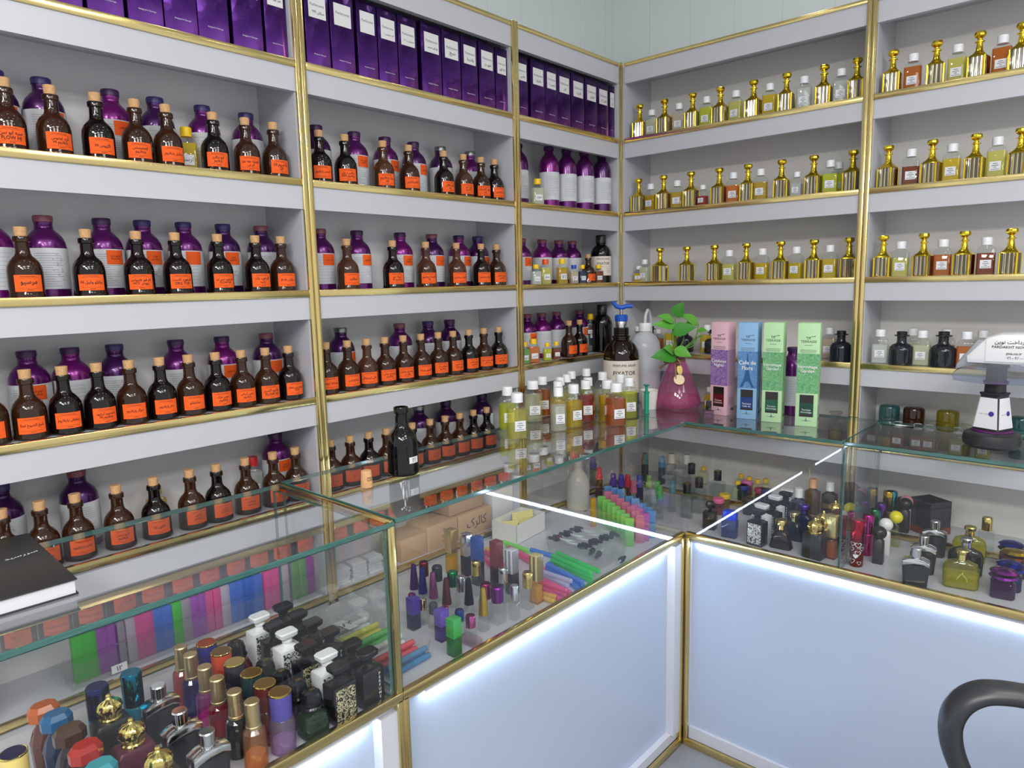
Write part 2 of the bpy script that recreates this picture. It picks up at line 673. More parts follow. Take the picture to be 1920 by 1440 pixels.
# sections 1 and 2 along the left wall, section 3 along the back wall
def left_counter(label, y0, y1, zt, posts, rim):
    t = counter(label, (0, 0, 0))
    P('base_panel', boxes([(D1 - .045, y0, .045, D1 - .030, y1, FL - .02)]), t, 'panel')
    P('base_frame', boxes([(.012, y0, .0225, D1 - .0125, y1, .052), (D1 - .030, y0, .05, D1 - .004, y0 + (.05 if posts else .012), FL - .02), (D1 - .030, y1 - .05, .05, D1 - .004, y1, FL - .02), (.012, y0, FL - .02, D1 - .0145, y1, FL)]), t, 'board')
    P('gold_strip', boxes([(D1 - .012, y0, .0, D1, y1, .022)], .002), t, 'gold', label='gold strip along the floor')
    P('gold_strip', boxes([(D1 - .014, y0, FL - .006, D1, y1, FL + .013)], .002), t, 'gold', label='gold strip under the front glass')
    for yy in ((y0, y0 + .013), (y1 - .013, y1)):
        P('gold_edge', boxes([(D1 - .014, yy[0], .02, D1, yy[1], FL)], .002), t, 'goldv', label='gold edge up the base')
    pane('front_glass', t, D1 - .010, y0 + .004, FL + .004, D1 - .003, y1 - .004, zt - GT - .0005, rim=rim)
    pane('top_glass', t, .059, y0 + .001, zt - GT, D1, y1 - .001, zt)
    s = P('light_strip', boxes([(D1 - .029, y0 + .07, FL - .034, D1 - .016, y1 - .07, FL - .024)]), t, 'led', label='glowing white light strip under the ledge')
    P('channel', boxes([(D1 - .030, y0 + .065, FL - .024, D1 - .014, y1 - .065, FL - .020)]), t, 'plastic', label='white channel of the light strip')
    return t


c1 = left_counter('glass counter nearest the camera, coloured spray bottles and capped perfumes inside', -2.35, YS + .0008, ZT1, True, True)
pane('side_glass', c1, .062, YS - .019, FL + .004, D1 - .011, YS - .012, ZT1 - GT - .0005)
P('gold_edge', boxes([(D1 - .016, YS - .0115, FL + .013, D1 - .001, YS + .0008, ZT1 - .002)], .002), c1, 'goldv', label='gold corner post between two counters')
P('gold_strip', boxes([(.062, YS - .0065, ZT1 - .014, D1 - .004, YS + .0008, ZT1 + .002)], .002), c1, 'gold', label='gold strip in the joint of the glass tops')
c2 = left_counter('long glass counter under the oil bottles, ending at the inner corner', YS + .0015, -D2 - .001, ZT2, False, False)
pane('side_glass', c2, .062, YS + .004, FL + .004, D1 - .011, YS + .010, ZT2 - GT - .0005)

c3 = counter('glass counter along the back, under the gift boxes and card terminal', (0, 0, 0))
y0 = -D2
X1 = 1.62
P('base_panel', boxes([(D1 - .03, y0 + .022, .045, X1, y0 + .036, FL - .02)]), c3, 'panel')
P('base_frame', boxes([(D1 + .0135, y0 + .0125, .022, X1, -.01, .06), (.012, y0 + .0145, FL - .02, X1, -.006, FL), (D1 + .0015, y0 + .0135, .05, D1 + .012, y0 + .024, FL - .02)]), c3, 'board')
P('gold_strip', boxes([(D1 + .001, y0, .0, X1, y0 + .012, .022)], .002), c3, 'gold', label='gold strip along the floor')
P('gold_strip', boxes([(D1 + .001, y0, FL - .006, X1, y0 + .014, FL + .013)], .002), c3, 'gold', label='gold strip under the front glass')
P('gold_edge', boxes([(D1 + .001, y0, .02, D1 + .013, y0 + .013, FL)], .002), c3, 'goldv', label='gold edge at the inner corner')
pane('front_glass', c3, D1 + .002, y0 + .003, FL + .004, XD - .003, y0 + .009, ZT2 - GT - .0005, rim=False)
pane('front_glass', c3, XD + .003, y0 + .003, FL + .004, X1, y0 + .009, ZT2 - GT - .0005)
pane('divider_glass', c3, XD - .003, y0 + .012, FL + .004, XD + .003, -.008, ZT2 - GT - .0005)
pane('top_glass', c3, .062, y0 + .001, ZT2 - GT, XD - .001, -.007, ZT2)
pane('top_glass', c3, XD + .001, y0 + .001, ZT2 - GT, X1, -.007, ZT2)
P('light_strip', boxes([(D1 + .03, y0 + .016, FL - .033, X1, y0 + .022, FL - .022)]), c3, 'led', label='glowing white light strip under the ledge')
# ================================================================ goods on the shelves
def proj(p):
    v = Vector(p) - CAM
    w = v.dot(FWD)
    return 960 + FPX * v.dot(RT) / w, 720 - FPX * v.dot(UP) / w


def col_at(ax, v, px, z):
    """The spot on the plane (axis ax = v) that stands at height z in picture column px."""
    py = 720
    for _ in range(5):
        p = on(ax, v, px, py)
        p.z = z
        py = proj(p)[1]
    return p


BROWN_P = ((0, 0), (.029, 0), (.0314, .003), (.0312, .008), (.0304, .010), (.0304, .046), (.0292, .055), (.0252, .0635), (.0196, .0695), (.0150, .0735), (.0130, .078), (.0122, .084), (.0119, .0965), (.0145, .0975), (.0147, .1045), (.0138, .1065), (.0105, .1068), (.0105, .100))
CORK_P = ((0, .0965), (.0095, .0965), (.0114, .1215), (.0108, .1225), (0, .1225))
ORANGE = srgb(248, 96, 22)
INK = (.012, .01, .012)
UPD = (-PI / 2)                     # rotation that turns a -y face towards +x is +90 deg
FACE_L = PI / 2                     # goods on the left wall look to +x
LBL_MICRO = (((-.014, .0112, .012, .0119), (-.017, .0092, .016, .0096), (-.018, -.0088, .018, -.0091), (-.004, -.0118, .006, -.0110)))


def brown(loc, rz, lines, label, group, tint=0, name='corked_bottle', bare=False):
    t = thing(name, label, 'bottle', loc, rz, group)
    t.scale = (.885, .885, 1)
    c = ((.20, .074, .027), (.036, .013, .010), (.33, .15, .07))[tint]
    P('bottle', lathe(BROWN_P, 32), t, 'amber', c)
    lv = (.030, .040, .049, .053)[int(abs(loc[1]) * 977) % 4]
    rl = .0282 if lv < .05 else .0272
    P('perfume_oil', lathe(((0, .004), (.0288, .004), (.0288, min(lv, .046)), (rl, lv), (0, lv)), 28), t, 'plastic', (.010, .005, .004) if tint != 2 else (.03, .014, .008))
    P('cork', lathe(CORK_P, 18), t, 'cork', (.62, .36, .17), rot=(0, 0, random.random() * 6))
    if not bare:
        a = 45
        lb = P('paper_label', patch(.0312, .012, .0405, -a, a), t, 'matte', ORANGE, label='orange paper label')
        P('lettering', lettering(tuple(lines), .041, .0145 if len(lines) > 1 else .0075, .0317, .0005, True), lb, 'matte', INK, loc=(0, 0, .0262))
        P('fine_print', strips(LBL_MICRO, .0317), lb, 'matte', (.10, .03, .012), loc=(0, 0, .0262))
    return t


CAN_P = ((0, 0), (.0350, 0), (.0372, .003), (.0372, .092), (.0355, .1025), (.0310, .1115), (.0240, .119), (.0180, .1245), (.0165, .128), (.0168, .131), (.0160, .132), (.0166, .134), (.0166, .138))
CANCAP_P = ((.0150, .138), (.0178, .1385), (.0182, .1470), (.0170, .1500), (0, .1502))
TALL_P = ((0, 0), (.0345, 0), (.0368, .003), (.0368, .138), (.0350, .150), (.0300, .162), (.0225, .1715), (.0172, .177), (.0158, .182), (.0152, .190))
TALLCAP_P = ((.0150, .189), (.0185, .1895), (.0188, .1985), (.0170, .2015), (0, .202))
_rl = random.Random(5)
LINES_A = tuple((-.028, .080 - .0042 * i, _rl.uniform(.002, .026), .0805 - .0042 * i) for i in range(15))
LINES_B = tuple((-.028, .080 - .0072 * i, .026, .0803 - .0072 * i) for i in range(9))


def diamonds(rad, z):
    r = []
    bm = bmesh.new()
    for k, (dx, dz) in enumerate(((.004, .012), (.013, .003), (.004, -.008), (.013, -.017))):
        for s in range(4):
            a0, a1 = PI / 2 * s, PI / 2 * (s + 1)
            vs = []
            for rr in (.0095, .0086):
                for a in (a0, a1):
                    x, zz = dx + rr * math.sin(a), z + dz + rr * math.cos(a)
                    q = rad + .0004
                    vs.append(bm.verts.new((q * math.sin(x / q), -q * math.cos(x / q), zz)))
            bm.faces.new((vs[0], vs[1], vs[3], vs[2]))
    me = bpy.data.meshes.new('diamonds')
    bm.to_mesh(me)
    bm.free()
    me.materials.append(None)
    return me


DIA = diamonds(.0378, .058)
DIAT = diamonds(.0374, .075)
PURP = [srgb(96, 22, 104), srgb(70, 22, 88), srgb(120, 18, 116)]


def can(loc, rz, label, group, tone=0, cap=0, style='lines', lines=None, tall=False):
    t = thing('aluminium_bottle', label, 'bottle', loc, rz, group)
    t.scale = (.905, .905, 1)
    c = PURP[tone]
    P('bottle', lathe(TALL_P if tall else CAN_P, 36), t, 'paint', c)
    if cap == 9:
        c2 = srgb(150, 150, 150)
    else:
        c2 = (srgb(70, 34, 84), srgb(62, 48, 110), srgb(150, 84, 96))[cap]
    P('cap', lathe(TALLCAP_P if tall else CANCAP_P, 28), t, 'satin' if cap == 9 else 'plastic', c2)
    rad = .0373 if tall else .0377
    lb = P('paper_label', patch(rad, .03 if tall else .016, .118 if tall else .090, -92, 92, n=26), t, 'matte', srgb(214, 216, 220), label='white paper label')
    P('fine_print', strips(LINES_A if style != 'rules' else LINES_B, rad + .0004), lb, 'matte', (.16, .16, .18), loc=(0, 0, .022 if tall else 0))
    if style == 'diamond':
        P('red_diamonds', DIAT if tall else DIA, lb, 'matte', srgb(190, 70, 80), rot=(0, 0, R(12)))
    if lines is not None:
        s = P('orange_sticker', patch(rad + .0005, .061, .088, -4, 50), lb, 'matte', ORANGE, label='orange sticker')
        if lines:
            P('lettering', lettering(tuple(lines), .022, .012, rad + .001), s, 'matte', INK, loc=(0, 0, .074), rot=(0, 0, R(23)))
    return t


BAYS = {1: 'near bay', 2: 'middle bay', 3: 'corner bay'}
SHELF = {'B': 'shelf under the boxes', 'C': 'second bottle shelf', 'D': 'third bottle shelf', 'E': 'shelf behind the glass'}
ZS = dict(zip('ABCDEF', [z + .0132 for z in ZG]))


BY = {1: (-1.975, Y1), 2: (Y1, Y2), 3: (Y2, 0)}


def fit(bay, y, r):
    a, b = BY[bay]
    return max(a + .0172 + r, min(b - .0172 - r, y))


def spread(bay, ys, r):
    """Keep neighbours on one shelf from touching, inside the bay."""
    ys = [fit(bay, y, r + .003) for y in ys]
    for i in range(1, len(ys)):
        ys[i] = max(ys[i], ys[i - 1] + 2 * r + .0004)
    hi = fit(bay, 9, r + .003)
    for i in range(len(ys) - 1, -1, -1):
        ys[i] = min(ys[i], hi)
        hi = ys[i] - 2 * r - .0004
    return ys


def lshelf(bay, sh, fronts, backs):
    """fronts: (picture column, tint, text lines); backs: (column, tone, cap, style, sticker lines)."""
    z = ZS[sh]
    fy = spread(bay, [col_at(0, -.046, f[0], z + .03).y for f in fronts], .0282)
    by = spread(bay, [col_at(0, -.118, b[0], z + .03).y for b in backs], .0340)
    for i, (px, tint, lines) in enumerate(fronts):
        p = col_at(0, -.046, px, z + .03)
        p.y = fy[i]
        w = ('brown', 'blackish', 'light brown')[tint]
        lab = '%s corked bottle, %s from left in front row, %s, %s' % (w, ORD[i], SHELF[sh], BAYS[bay])
        brown((p.x, fit(bay, p.y, .0290), z), FACE_L + R(random.uniform(-14, 6) - (0, 2, 12, 8)[bay]), lines, lab, 'corked amber bottles on the left shelves', tint)
    for i, (px, tone, cap, style, lines) in enumerate(backs):
        p = col_at(0, -.118, px, z + .03)
        p.y = by[i]
        lab = 'purple aluminium bottle, %s from left in back row, %s, %s' % (ORD[i], SHELF[sh], BAYS[bay])
        can((p.x, fit(bay, p.y, .0350), z), FACE_L + R(random.uniform(-24, -6)), lab, 'purple aluminium bottles behind the amber ones', tone, cap, style, lines)


L_, D_, R_ = 'lines', 'diamond', 'rules'
PF = 'پارفاروم'
lshelf(1, 'B', [(17, 0, ('سره ابو سن', 'FLOW HI')), (103, 0, ('گرید اونتوس', PF + ' Hi')), (186, 1, ('اگزیوس Hi',)), (259, 0, ('ایمجینیشن', PF)), (317, 0, ('ساندل ' + PF,)), (404, 1, ('آکوا بلگاری', PF)), (464, 0, ('ایونیک وود وی', 'آی پی')), (521, 0, ('بلا امروم Hi', 'GF'))],
       [(2, 1, 1, L_, ('گرند', 'سوی')), (90, 1, 1, L_, ()), (217, 2, 0, L_, ('گاریوس', 'رز')), (300, 1, 1, R_, None), (387, 0, 1, R_, None), (468, 0, 1, D_, None)])
lshelf(1, 'C', [(49, 0, ('مرسیو',)), (169, 1, ('بیانکو وانیل Hi',)), (262, 1, ('تام فور فابیولس', 'زیودان HCV')), (334, 1, ('اسفورد لاست', 'ORG TOP')), (413, 1, ('اکسفورد امبر امر', 'FLOW Hi')), (483, 1, ('تام فورد بلک', 'ارکید')), (539, 0, ('مگناب Hi R',))],
       [(-8, 2, 2, R_, None), (93, 0, 2, D_, None), (201, 0, 0, L_, ('تام فور پاشا', PF + ' Hi')), (276, 0, 1, D_, ('بهزاد', PF)), (352, 0, 1, R_, ()), (425, 1, 1, L_, ('اجمل', PF)), (505, 1, 2, D_, None)])
lshelf(1, 'D', [(-9, 0, ('شیخ', PF)), (63, 0, ('شیخ الشیوخ اصلا',)), (128, 1, ('سلطان ' + PF,)), (189, 1, ('سنسیرو آریاپور', PF + ' Hi')), (248, 0, ('میلار ' + PF,)), (314, 1, ('ساز ' + PF,)), (363, 0, ('ساختانو',)), (415, 1, ('مسی عنک', PF)), (461, 0, ('مسی آرماتی', PF)), (506, 0, ('مانچو اکسبر', 'FLOW HI')), (562, 1, ('مونتاج امور ORG', 'TOP'))],
       [(63, 0, 0, L_, ('اونو شی', PF)), (143, 2, 0, R_, None), (225, 1, 1, D_, None), (338, 0, 0, L_, None), (423, 2, 0, L_, ('سفید ' + PF,)), (505, 1, 2, L_, ())])
lshelf(1, 'E', [(13, 0, ('سیلور',)), (83, 0, ('ملکه',)), (144, 0, ('جذاب ' + PF,)), (225, 0, ('کارو عسل', PF)), (294, 1, ('لاگون بلا', )), (361, 0, ('ماهور', PF)), (408, 1, ('مارین', PF)), (464, 0, ('اونیکس', PF)), (521, 0, ('لیدی', PF)), (561, 0, ('نایت', PF))],
       [(13, 1, 1, D_, None), (155, 1, 2, L_, None), (522, 0, 0, L_, ('سفیر', PF))])
lshelf(2, 'B', [(601, 1, ('اسنس ' + PF,)), (649, 1, ('مکلس د وای', PF + ' ORG')), (720, 2, ('نینا ' + PF, 'Hi')), (768, 0, ('تاباکو ' + PF,)), (833, 1, ('بلک افگان', 'Hi')), (870, 2, ('کیلر دابل', PF)), (903, 0, ('پیور کلاسیک', 'بلک')), (935, 1, ('پرادا ' + PF,))],
       [(597, 1, 0, L_, None), (668, 0, 0, L_, ('مکلس بلک', PF)), (725, 0, 0, L_, ('نینا',)), (778, 1, 0, L_, ('تی رز',)), (828, 1, 9, R_, None), (883, 0, 9, R_, None)])
lshelf(2, 'C', [(653, 2, ('اسکالیبر',)), (738, 1, ('میراک نیو', PF + ' Hi')), (800, 2, ('کاستلا ' + PF, 'Hi')), (857, 2, ('کلاسیک ' + PF,)), (903, 1, ('لالیک ' + PF,)), (937, 0, ('روبرتو کاوالی', PF))],
       [(604, 0, 2, R_, ('وان میلیون',)), (673, 0, 0, L_, (PF,)), (753, 2, 0, L_, ('جویس', PF)), (812, 1, 2, R_, ('مکس ۲۰۲',)), (862, 2, 0, L_, ('سوپر لاین', 'جی بی')), (910, 1, 1, L_, ('لالیک', PF))])
lshelf(2, 'D', [(614, 0, ('ورساچه اروس',)), (654, 0, ('ورساچ ارس',)), (690, 2, ('دانی کریستال',)), (723, 0, ('ورساچ جیانی', PF)), (758, 0, ('ورساچ پورپل', 'وای تی')), (791, 0, ('واتسون مرداد',)), (823, 0, ('ریمالدی ان', PF)), (850, 0, ('لایت مارین', 'دی ساویا')), (880, 1, ('مروج طلایی', PF)), (908, 0, ('عود مرجان امیر', 'جور تاپ')), (936, 1, ('برند شمس', PF))],
       [(643, 1, 9, R_, ()), (752, 0, 2, L_, None), (805, 1, 1, R_, None), (845, 1, 0, R_, None)])
lshelf(2, 'E', [(622, 0, ('مگنت',)), (655, 0, ('روژ',)), (688, 1, ('آذر',)), (723, 0, ('آلور',)), (775, 1, ('هوگو', PF)), (808, 0, ('جوپ', PF)), (834, 0, ('سولو', PF)), (860, 0, ('لاو', PF)), (886, 1, ('کول', PF)), (912, 1, ('زارا', PF))],
       [(788, 1, 9, D_, None), (838, 1, 0, R_, None), (905, 1, 0, L_, None)])


def cornerpurple(sh, cols, tall, xs, start=0, styles=None):
    for i, px in enumerate(cols):
        x = xs[i] if isinstance(xs, tuple) else xs
        p = col_at(0, x, px, ZS[sh] + .03)
        n = 'tall purple bottle with diamond symbols' if tall else 'purple aluminium bottle with white label'
        st, ln = styles[i] if styles else (D_, None)
        can((p.x, fit(3, p.y, .0352), ZS[sh]), FACE_L - R(24), '%s, %s from post, %s, corner bay' % (n, ORD[i], SHELF[sh]), 'purple bottles in the corner bay', (0, 2, 0, 0, 1)[i % 5], 0 if tall else 2, st, ln, tall)


cornerpurple('B', (972, 1030, 1063, 1096, 1137), True, (-.122, -.085, -.072, -.060, -.045))
cornerpurple('C', (978, 1017, 1048, 1073), False, -.118, styles=[(L_, ('ارکید', PF)), (L_, None), (R_, None), (R_, None)])
cornerpurple('D', (988, 1016, 1044, 1087), False, -.118, styles=[(L_, ('سرو',)), (L_, None), (R_, None), (L_, ())])
for sh, px, k in (('C', 1103, 'small brown corked bottle beside the black fixative bottle, second bottle shelf'), ('D', 1067, 'first brown corked bottle after the yellow capped vials in the corner bay'), ('D', 1087, 'second brown corked bottle after the yellow capped vials in the corner bay')):
    p = col_at(0, -.040, px, ZS[sh] + .03)
    o = brown((p.x, p.y, ZS[sh]), FACE_L - R(8), ('بلو', PF), k, 'corked bottles in the corner bay', 1 if px == 1087 else 0)
    if sh == 'C':
        o.scale = (.78, .78, .82)


# small square sample bottles with coloured caps
def sample(loc, rz, label, group, capc, liq, h=.062, w=.032, d=None, lines=None, fill=.62, name='sample_bottle', cap='plastic', round_=False, white=True, lab_w=.8, edge=(.93, .95, .94), oil='liquid', rr=.14):
    """Clear bottle, liquid inside, ribbed cap, small white label."""
    d = d or w * .72
    t = thing(name, label, 'bottle', loc, rz, group)
    r = w / 2 if round_ else w * rr
    if round_:
        d = w
    nk = w * .235
    P('bottle', loft(((0, w * .9, d * .9, r * .9), (.0015, w, d, r), (h * .68, w, d, r), (h * .75, w * .8, d * .8, r), (h * .79, nk * 2, nk * 2, nk), (h * .84, nk * 2, nk * 2, nk))), t, 'glass', edge)
    if liq:
        k = .94
        top = .004 + (h * .66 - .004) * min(1, fill / .62) if fill <= .62 else h * .70
        P('perfume_oil', loft(((.003, w * k, d * .9, r * .9), (top, w * k, d * .9, r * .9))), t, oil, liq)
    P('cap', cap_ribbed(nk * 1.3, h * .80, h), t, cap, capc)
    if white:
        lw, lh = w * lab_w * .72, h * .22
        zc = h * .30
        lb = P('paper_label', box(lw, .0004, lh), t, 'matte', (.80, .80, .82), loc=(0, -d / 2 - .0004, zc - lh / 2), label='small white label')
        if lines:
            P('lettering', lettering(tuple(lines), lw * .8, lh * .7), lb, 'matte', (.05, .06, .12), loc=(0, -.0002, lh / 2))
        else:
            P('fine_print', strips(((-lw * .2, lh * .74, lw * .2, lh * .82), (-lw * .3, lh * .52, lw * .3, lh * .6), (-lw * .12, lh * .32, lw * .12, lh * .4), (-lw * .38, lh * .12, lw * .38, lh * .18))), lb, 'matte', (.25, .25, .3), loc=(0, -.0004, 0))
    return t


@cached
def cap_ribbed(r, z0, z1, n=30):
    bm = bmesh.new()
    rings = []
    for f, z in ((1., z0), (1., z0 + (z1 - z0) * .12), (.96, z0 + (z1 - z0) * .14), (.98, z1 - (z1 - z0) * .12), (.90, z1)):
        rings.append([bm.verts.new((r * f * (1 - .03 * (i % 2)) * math.cos(2 * PI * i / n), r * f * (1 - .03 * (i % 2)) * math.sin(2 * PI * i / n), z)) for i in range(n)])
    for a, b in zip(rings, rings[1:]):
        for i in range(n):
            bm.faces.new((a[i], a[(i + 1) % n], b[(i + 1) % n], b[i]))
    bm.faces.new(rings[0])
    bm.faces.new(rings[-1])
    return fin(bm, 'cap', ang=50)


YEL = srgb(250, 205, 20)
WHT = (.86, .87, .89)
LQ = dict(y=(.98, .78, .01), py=(.95, .90, .28), vy=(.96, .96, .76), c=(.95, .96, .94), am=(.84, .29, .004), or_=(1., .36, .01), red=(.66, .06, .01), rb=(.46, .10, .015), yg=(.90, .93, .03), pk=(.95, .84, .68), gr=(.35, .75, .20), go=(.88, .64, .005), nb=(.05, .07, .20), lo=(.93, .62, .12))
smp = 'small capped sample bottles in the corner bay'
p = col_at(0, -.085, 353, ZS['B'] + .03)
sample((p.x, p.y, ZS['B']), FACE_L - R(20), 'yellow capped bottle of yellow oil among the amber bottles, near bay', smp, YEL, LQ['y'], .094, .037, lines=('ارسا',))
for sh, px, x, capc, liq, h, w, ln, lab in (
        ('B', 1008, -.030, YEL, LQ['vy'], .082, .038, ('عود',), 'clear yellow capped bottle in front of the tall purple bottles'),
        ('C', 1005, -.035, YEL, LQ['c'], .064, .033, ('مشک',), 'empty looking clear bottle with yellow cap, first on its corner shelf'),
        ('C', 1023, -.060, srgb(240, 90, 40), LQ['py'], .082, .036, ('عطر',), 'pale oil bottle with an orange paper tag folded over its cap'),
        ('C', 1054, -.050, YEL, LQ['go'], .084, .036, ('۷۱',), 'taller yellow capped bottle with handwritten white label, corner bay'),
        ('C', 1076, -.050, srgb(30, 80, 190), LQ['pk'], .064, .030, ('۱۶',), 'blue capped sample bottle in the corner bay'),
        ('C', 1092, -.040, YEL, LQ['nb'], .064, .028, ('۲۵',), 'yellow capped bottle of dark blue liquid, corner bay'),
        ('C', 1122, -.030, YEL, LQ['rb'], .064, .032, ('بهرام',), 'yellow capped bottle of red brown oil before the black bottle'),
        ('D', 983, -.030, YEL, LQ['gr'], .070, .034, ('نعنا',), 'yellow capped vial of green liquid beside the gold post'),
        ('D', 1000, -.030, YEL, LQ['or_'], .076, .038, ('امبر',), 'yellow capped bottle of orange brown oil, corner bay third shelf'),
        ('D', 1026, -.030, YEL, LQ['yg'], .058, .027, ('۱',), 'smallest yellow capped vial with bright yellow oil, corner bay'),
        ('D', 1043, -.030, YEL, LQ['rb'], .058, .028, ('رز',), 'small yellow capped vial of brown oil with dark label, corner bay')):
    p = col_at(0, x, px, ZS[sh] + .02)
    sample((p.x, p.y, ZS[sh]), FACE_L - R(28), lab, smp, capc, liq, h, w, lines=ln)
p = col_at(0, -.082, 1107, ZS['D'] + .03)
t = thing('flask', 'large clear flat bottle with yellow cap and two white tags', 'bottle', (p.x, p.y, ZS['D']), FACE_L - R(35))
t.scale = (.8, .8, 1)
P('bottle', loft(((0, .062, .03, .012), (.003, .068, .034, .014), (.082, .068, .034, .014), (.10, .05, .03, .014), (.112, .022, .022, .011), (.118, .022, .022, .011))), t, 'glass', (.86, .90, .88))
P('liquid', loft(((.003, .064, .03, .012), (.022, .064, .03, .012))), t, 'liquid', (.62, .74, .66))
P('cap', cap_ribbed(.0135, .117, .137), t, 'plastic', YEL)
for z, w, s in ((.066, .044, 'وانیل پسر'), (.050, .018, 'ع۲')):
    lb = P('paper_label', box(w, .0004, .0135), t, 'matte', (.8, .8, .82), loc=(.004, -.0176, z))
    P('lettering', lettering((s,), w * .85, .010), lb, 'matte', INK, loc=(0, -.0003, .0068))


# large fixative bottles (winchester shape)
def winchester(loc, rz, label, s, colr, capped, labeled=True):
    t = thing('fixative_bottle', label, 'bottle', loc, rz, 'dark fixative bottles')
    t.scale = (s, s, s)
    P('bottle', lathe(((0, 0), (.044, 0), (.047, .004), (.047, .130), (.045, .145), (.038, .160), (.028, .170), (.0215, .1745), (.0215, .178), (.0235, .180), (.0235, .1835), (.0195, .186), (.0195, .206), (.017, .207)), 40), t, 'amber', colr)
    if capped:
        P('cap', lathe(((.0195, .184), (.024, .184), (.024, .214), (.021, .219), (0, .219)), 32), t, 'plastic', (.012, .013, .018))
    else:
        P('thread', lathe(((.0195, .1905), (.0212, .1915), (.0195, .1925), (.0195, .1955), (.0212, .1965), (.0195, .1975), (.0195, .2), (.0212, .201), (.0195, .202)), 36), t, 'amber', colr)
    if labeled:
        lb = P('paper_label', patch(.0475, .035, .122, -95, 95, n=30), t, 'matte', srgb(226, 218, 206), label='cream paper label')
        P('maker_name', lettering(('PERFUME ARA®',), .064, .009, .048), lb, 'matte', (.05, .045, .05), loc=(0, 0, .110))
        P('title', lettering(('FIXATOR',), .062, .014, .048, .0005, True), lb, 'matte', (.03, .025, .03), loc=(0, 0, .090))
        P('symbols', strips(((-.030, .050, -.029, .066), (-.016, .050, -.015, .066), (-.030, .065, -.015, .066), (-.030, .050, -.015, .051), (.016, .050, .017, .066), (.030, .050, .031, .066), (.016, .065, .031, .066), (.016, .050, .031, .051), (-.026, .056, -.019, .057), (.020, .056, .027, .057), (-.02, .074, .02, .075)), .0478), lb, 'matte', (.12, .1, .1))
    return t


p = col_at(0, -.0475, 1146, ZS['C'] + .03)
winchester((p.x, fit(3, p.y, .038), ZS['C']), FACE_L - R(42), 'black capped fixative bottle on the shelf in the room corner', .77, (.012, .014, .022), True)
p = col_at(0, -.045, 1149, ZS['D'] + .03)
winchester((p.x, fit(3, p.y, .037), ZS['D']), FACE_L - R(60), 'black bottle half hidden behind the amber fixative bottle with clamp', .77, (.012, .014, .022), True, False)


# purple gift boxes on the top shelf
def pbox(bay, i, xa, xb, h, wt, lines, xf=-.014):
    z = ZS['A']
    pa, pb = col_at(0, xf, xa, z + .08), col_at(0, xf, xb, z + .08)
    w = abs(pb.y - pa.y) - .0016
    lo, hi = BY[bay][0] + .0172, BY[bay][1] - .0172
    ya, yb = max(lo, pa.y), min(hi, pb.y)
    w = yb - ya - .0016
    pa.y, pb.y = ya, yb
    d = .085
    lab = 'purple holographic box, %s from left on the top shelf, %s' % (ORD[i], BAYS[bay])
    t = thing('gift_box', lab, 'box', (xf - d / 2, (pa.y + pb.y) / 2, z), FACE_L, 'purple boxes on the top shelf')
    P('carton', box(w, d, h, .0008), t, 'holo')
    P('fine_print', lettering(('designed in Europe',), w * .5, .006), t, 'matte', (.75, .72, .8), loc=(w * .05, -d / 2, h * .17))
    if wt:
        lw, lh = w * .72, h * .27
        s = P('white_label', box(lw, .0006, lh), t, 'plastic', srgb(226, 224, 222), loc=(w * .02, -d / 2 - .0006, h * .60), label='white square label')
        P('maker_name', lettering(('Parfarome',), lw * .8, .009), s, 'matte', srgb(150, 140, 170), loc=(0, -.0004, lh * .58))
        if lines:
            P('handwriting', lettering((lines,), lw * .7, .010), s, 'matte', (.04, .04, .06), loc=(lw * .05, -.0004, lh * .25))


for bay, h, lst in ((1, .178, ((-20, 40, ''), (42, 78, ''), (80, 148, ''), (155, 227, ''), (233, 302, ''), (303, 367, ''), (367, 427, ''), (433, 491, 'مای وی'), (495, 546, 'جور یورت'))),
                    (2, .178, ((572, 618, 'سکان ۹۱۹'), (620, 665, ''), (670, 708, ''), (709, 746, 'گرید اونتوس ۸'), (747, 783, 'مسکی رز ۳۰'), (790, 828, 'وردی سس'), (829, 864, 'سیج'), (865, 896, 'ولنتینا'), (898, 928, 'امور رز'), (929, 955, '۲۱۲ گود'))),
                    (3, .178, ((968, 990, 'یاس'), (995, 1022, 'دلاریتا'), (1022, 1045, 'یاسمن ۷'), (1045, 1070, 'گلن'), (1071, 1096, 'لالیک'), (1097, 1120, 'فرش'), (1120, 1141, 'گلدن ۲۱۲'), (1142, 1163, 'رز')))):
    for i, (a, b, s) in enumerate(lst):
        pbox(bay, i, a, b, h * random.uniform(.985, 1.0), bay > 1 or i > 4, s)


# ---------------------------------------------------------------- the back wall: gold decanters and oils
@cached
def fluted(w, h, n=7):
    """Square body with shallow vertical flutes on each side and bevelled corners."""
    pts = []
    c = w * .12
    a = w / 2
    side = [(-a + c + (w - 2 * c) * i / (2 * n), -a + (.0010 if i % 2 else 0)) for i in range(2 * n + 1)]
    for k in range(4):
        for x, y in side:
            co, si = math.cos(PI / 2 * k), math.sin(PI / 2 * k)
            pts.append((x * co - y * si, x * si + y * co))
    bm = bmesh.new()
    rings = [[bm.verts.new((x * f, y * f, z)) for x, y in pts] for f, z in ((.97, 0), (1, .002), (1, h - .002), (.97, h))]
    for A, B in zip(rings, rings[1:]):
        for i in range(len(pts)):
            j = (i + 1) % len(pts)
            bm.faces.new((A[i], A[j], B[j], B[i]))
    bm.faces.new(rings[0])
    bm.faces.new(rings[-1])
    return fin(bm, 'fluted', ang=12)


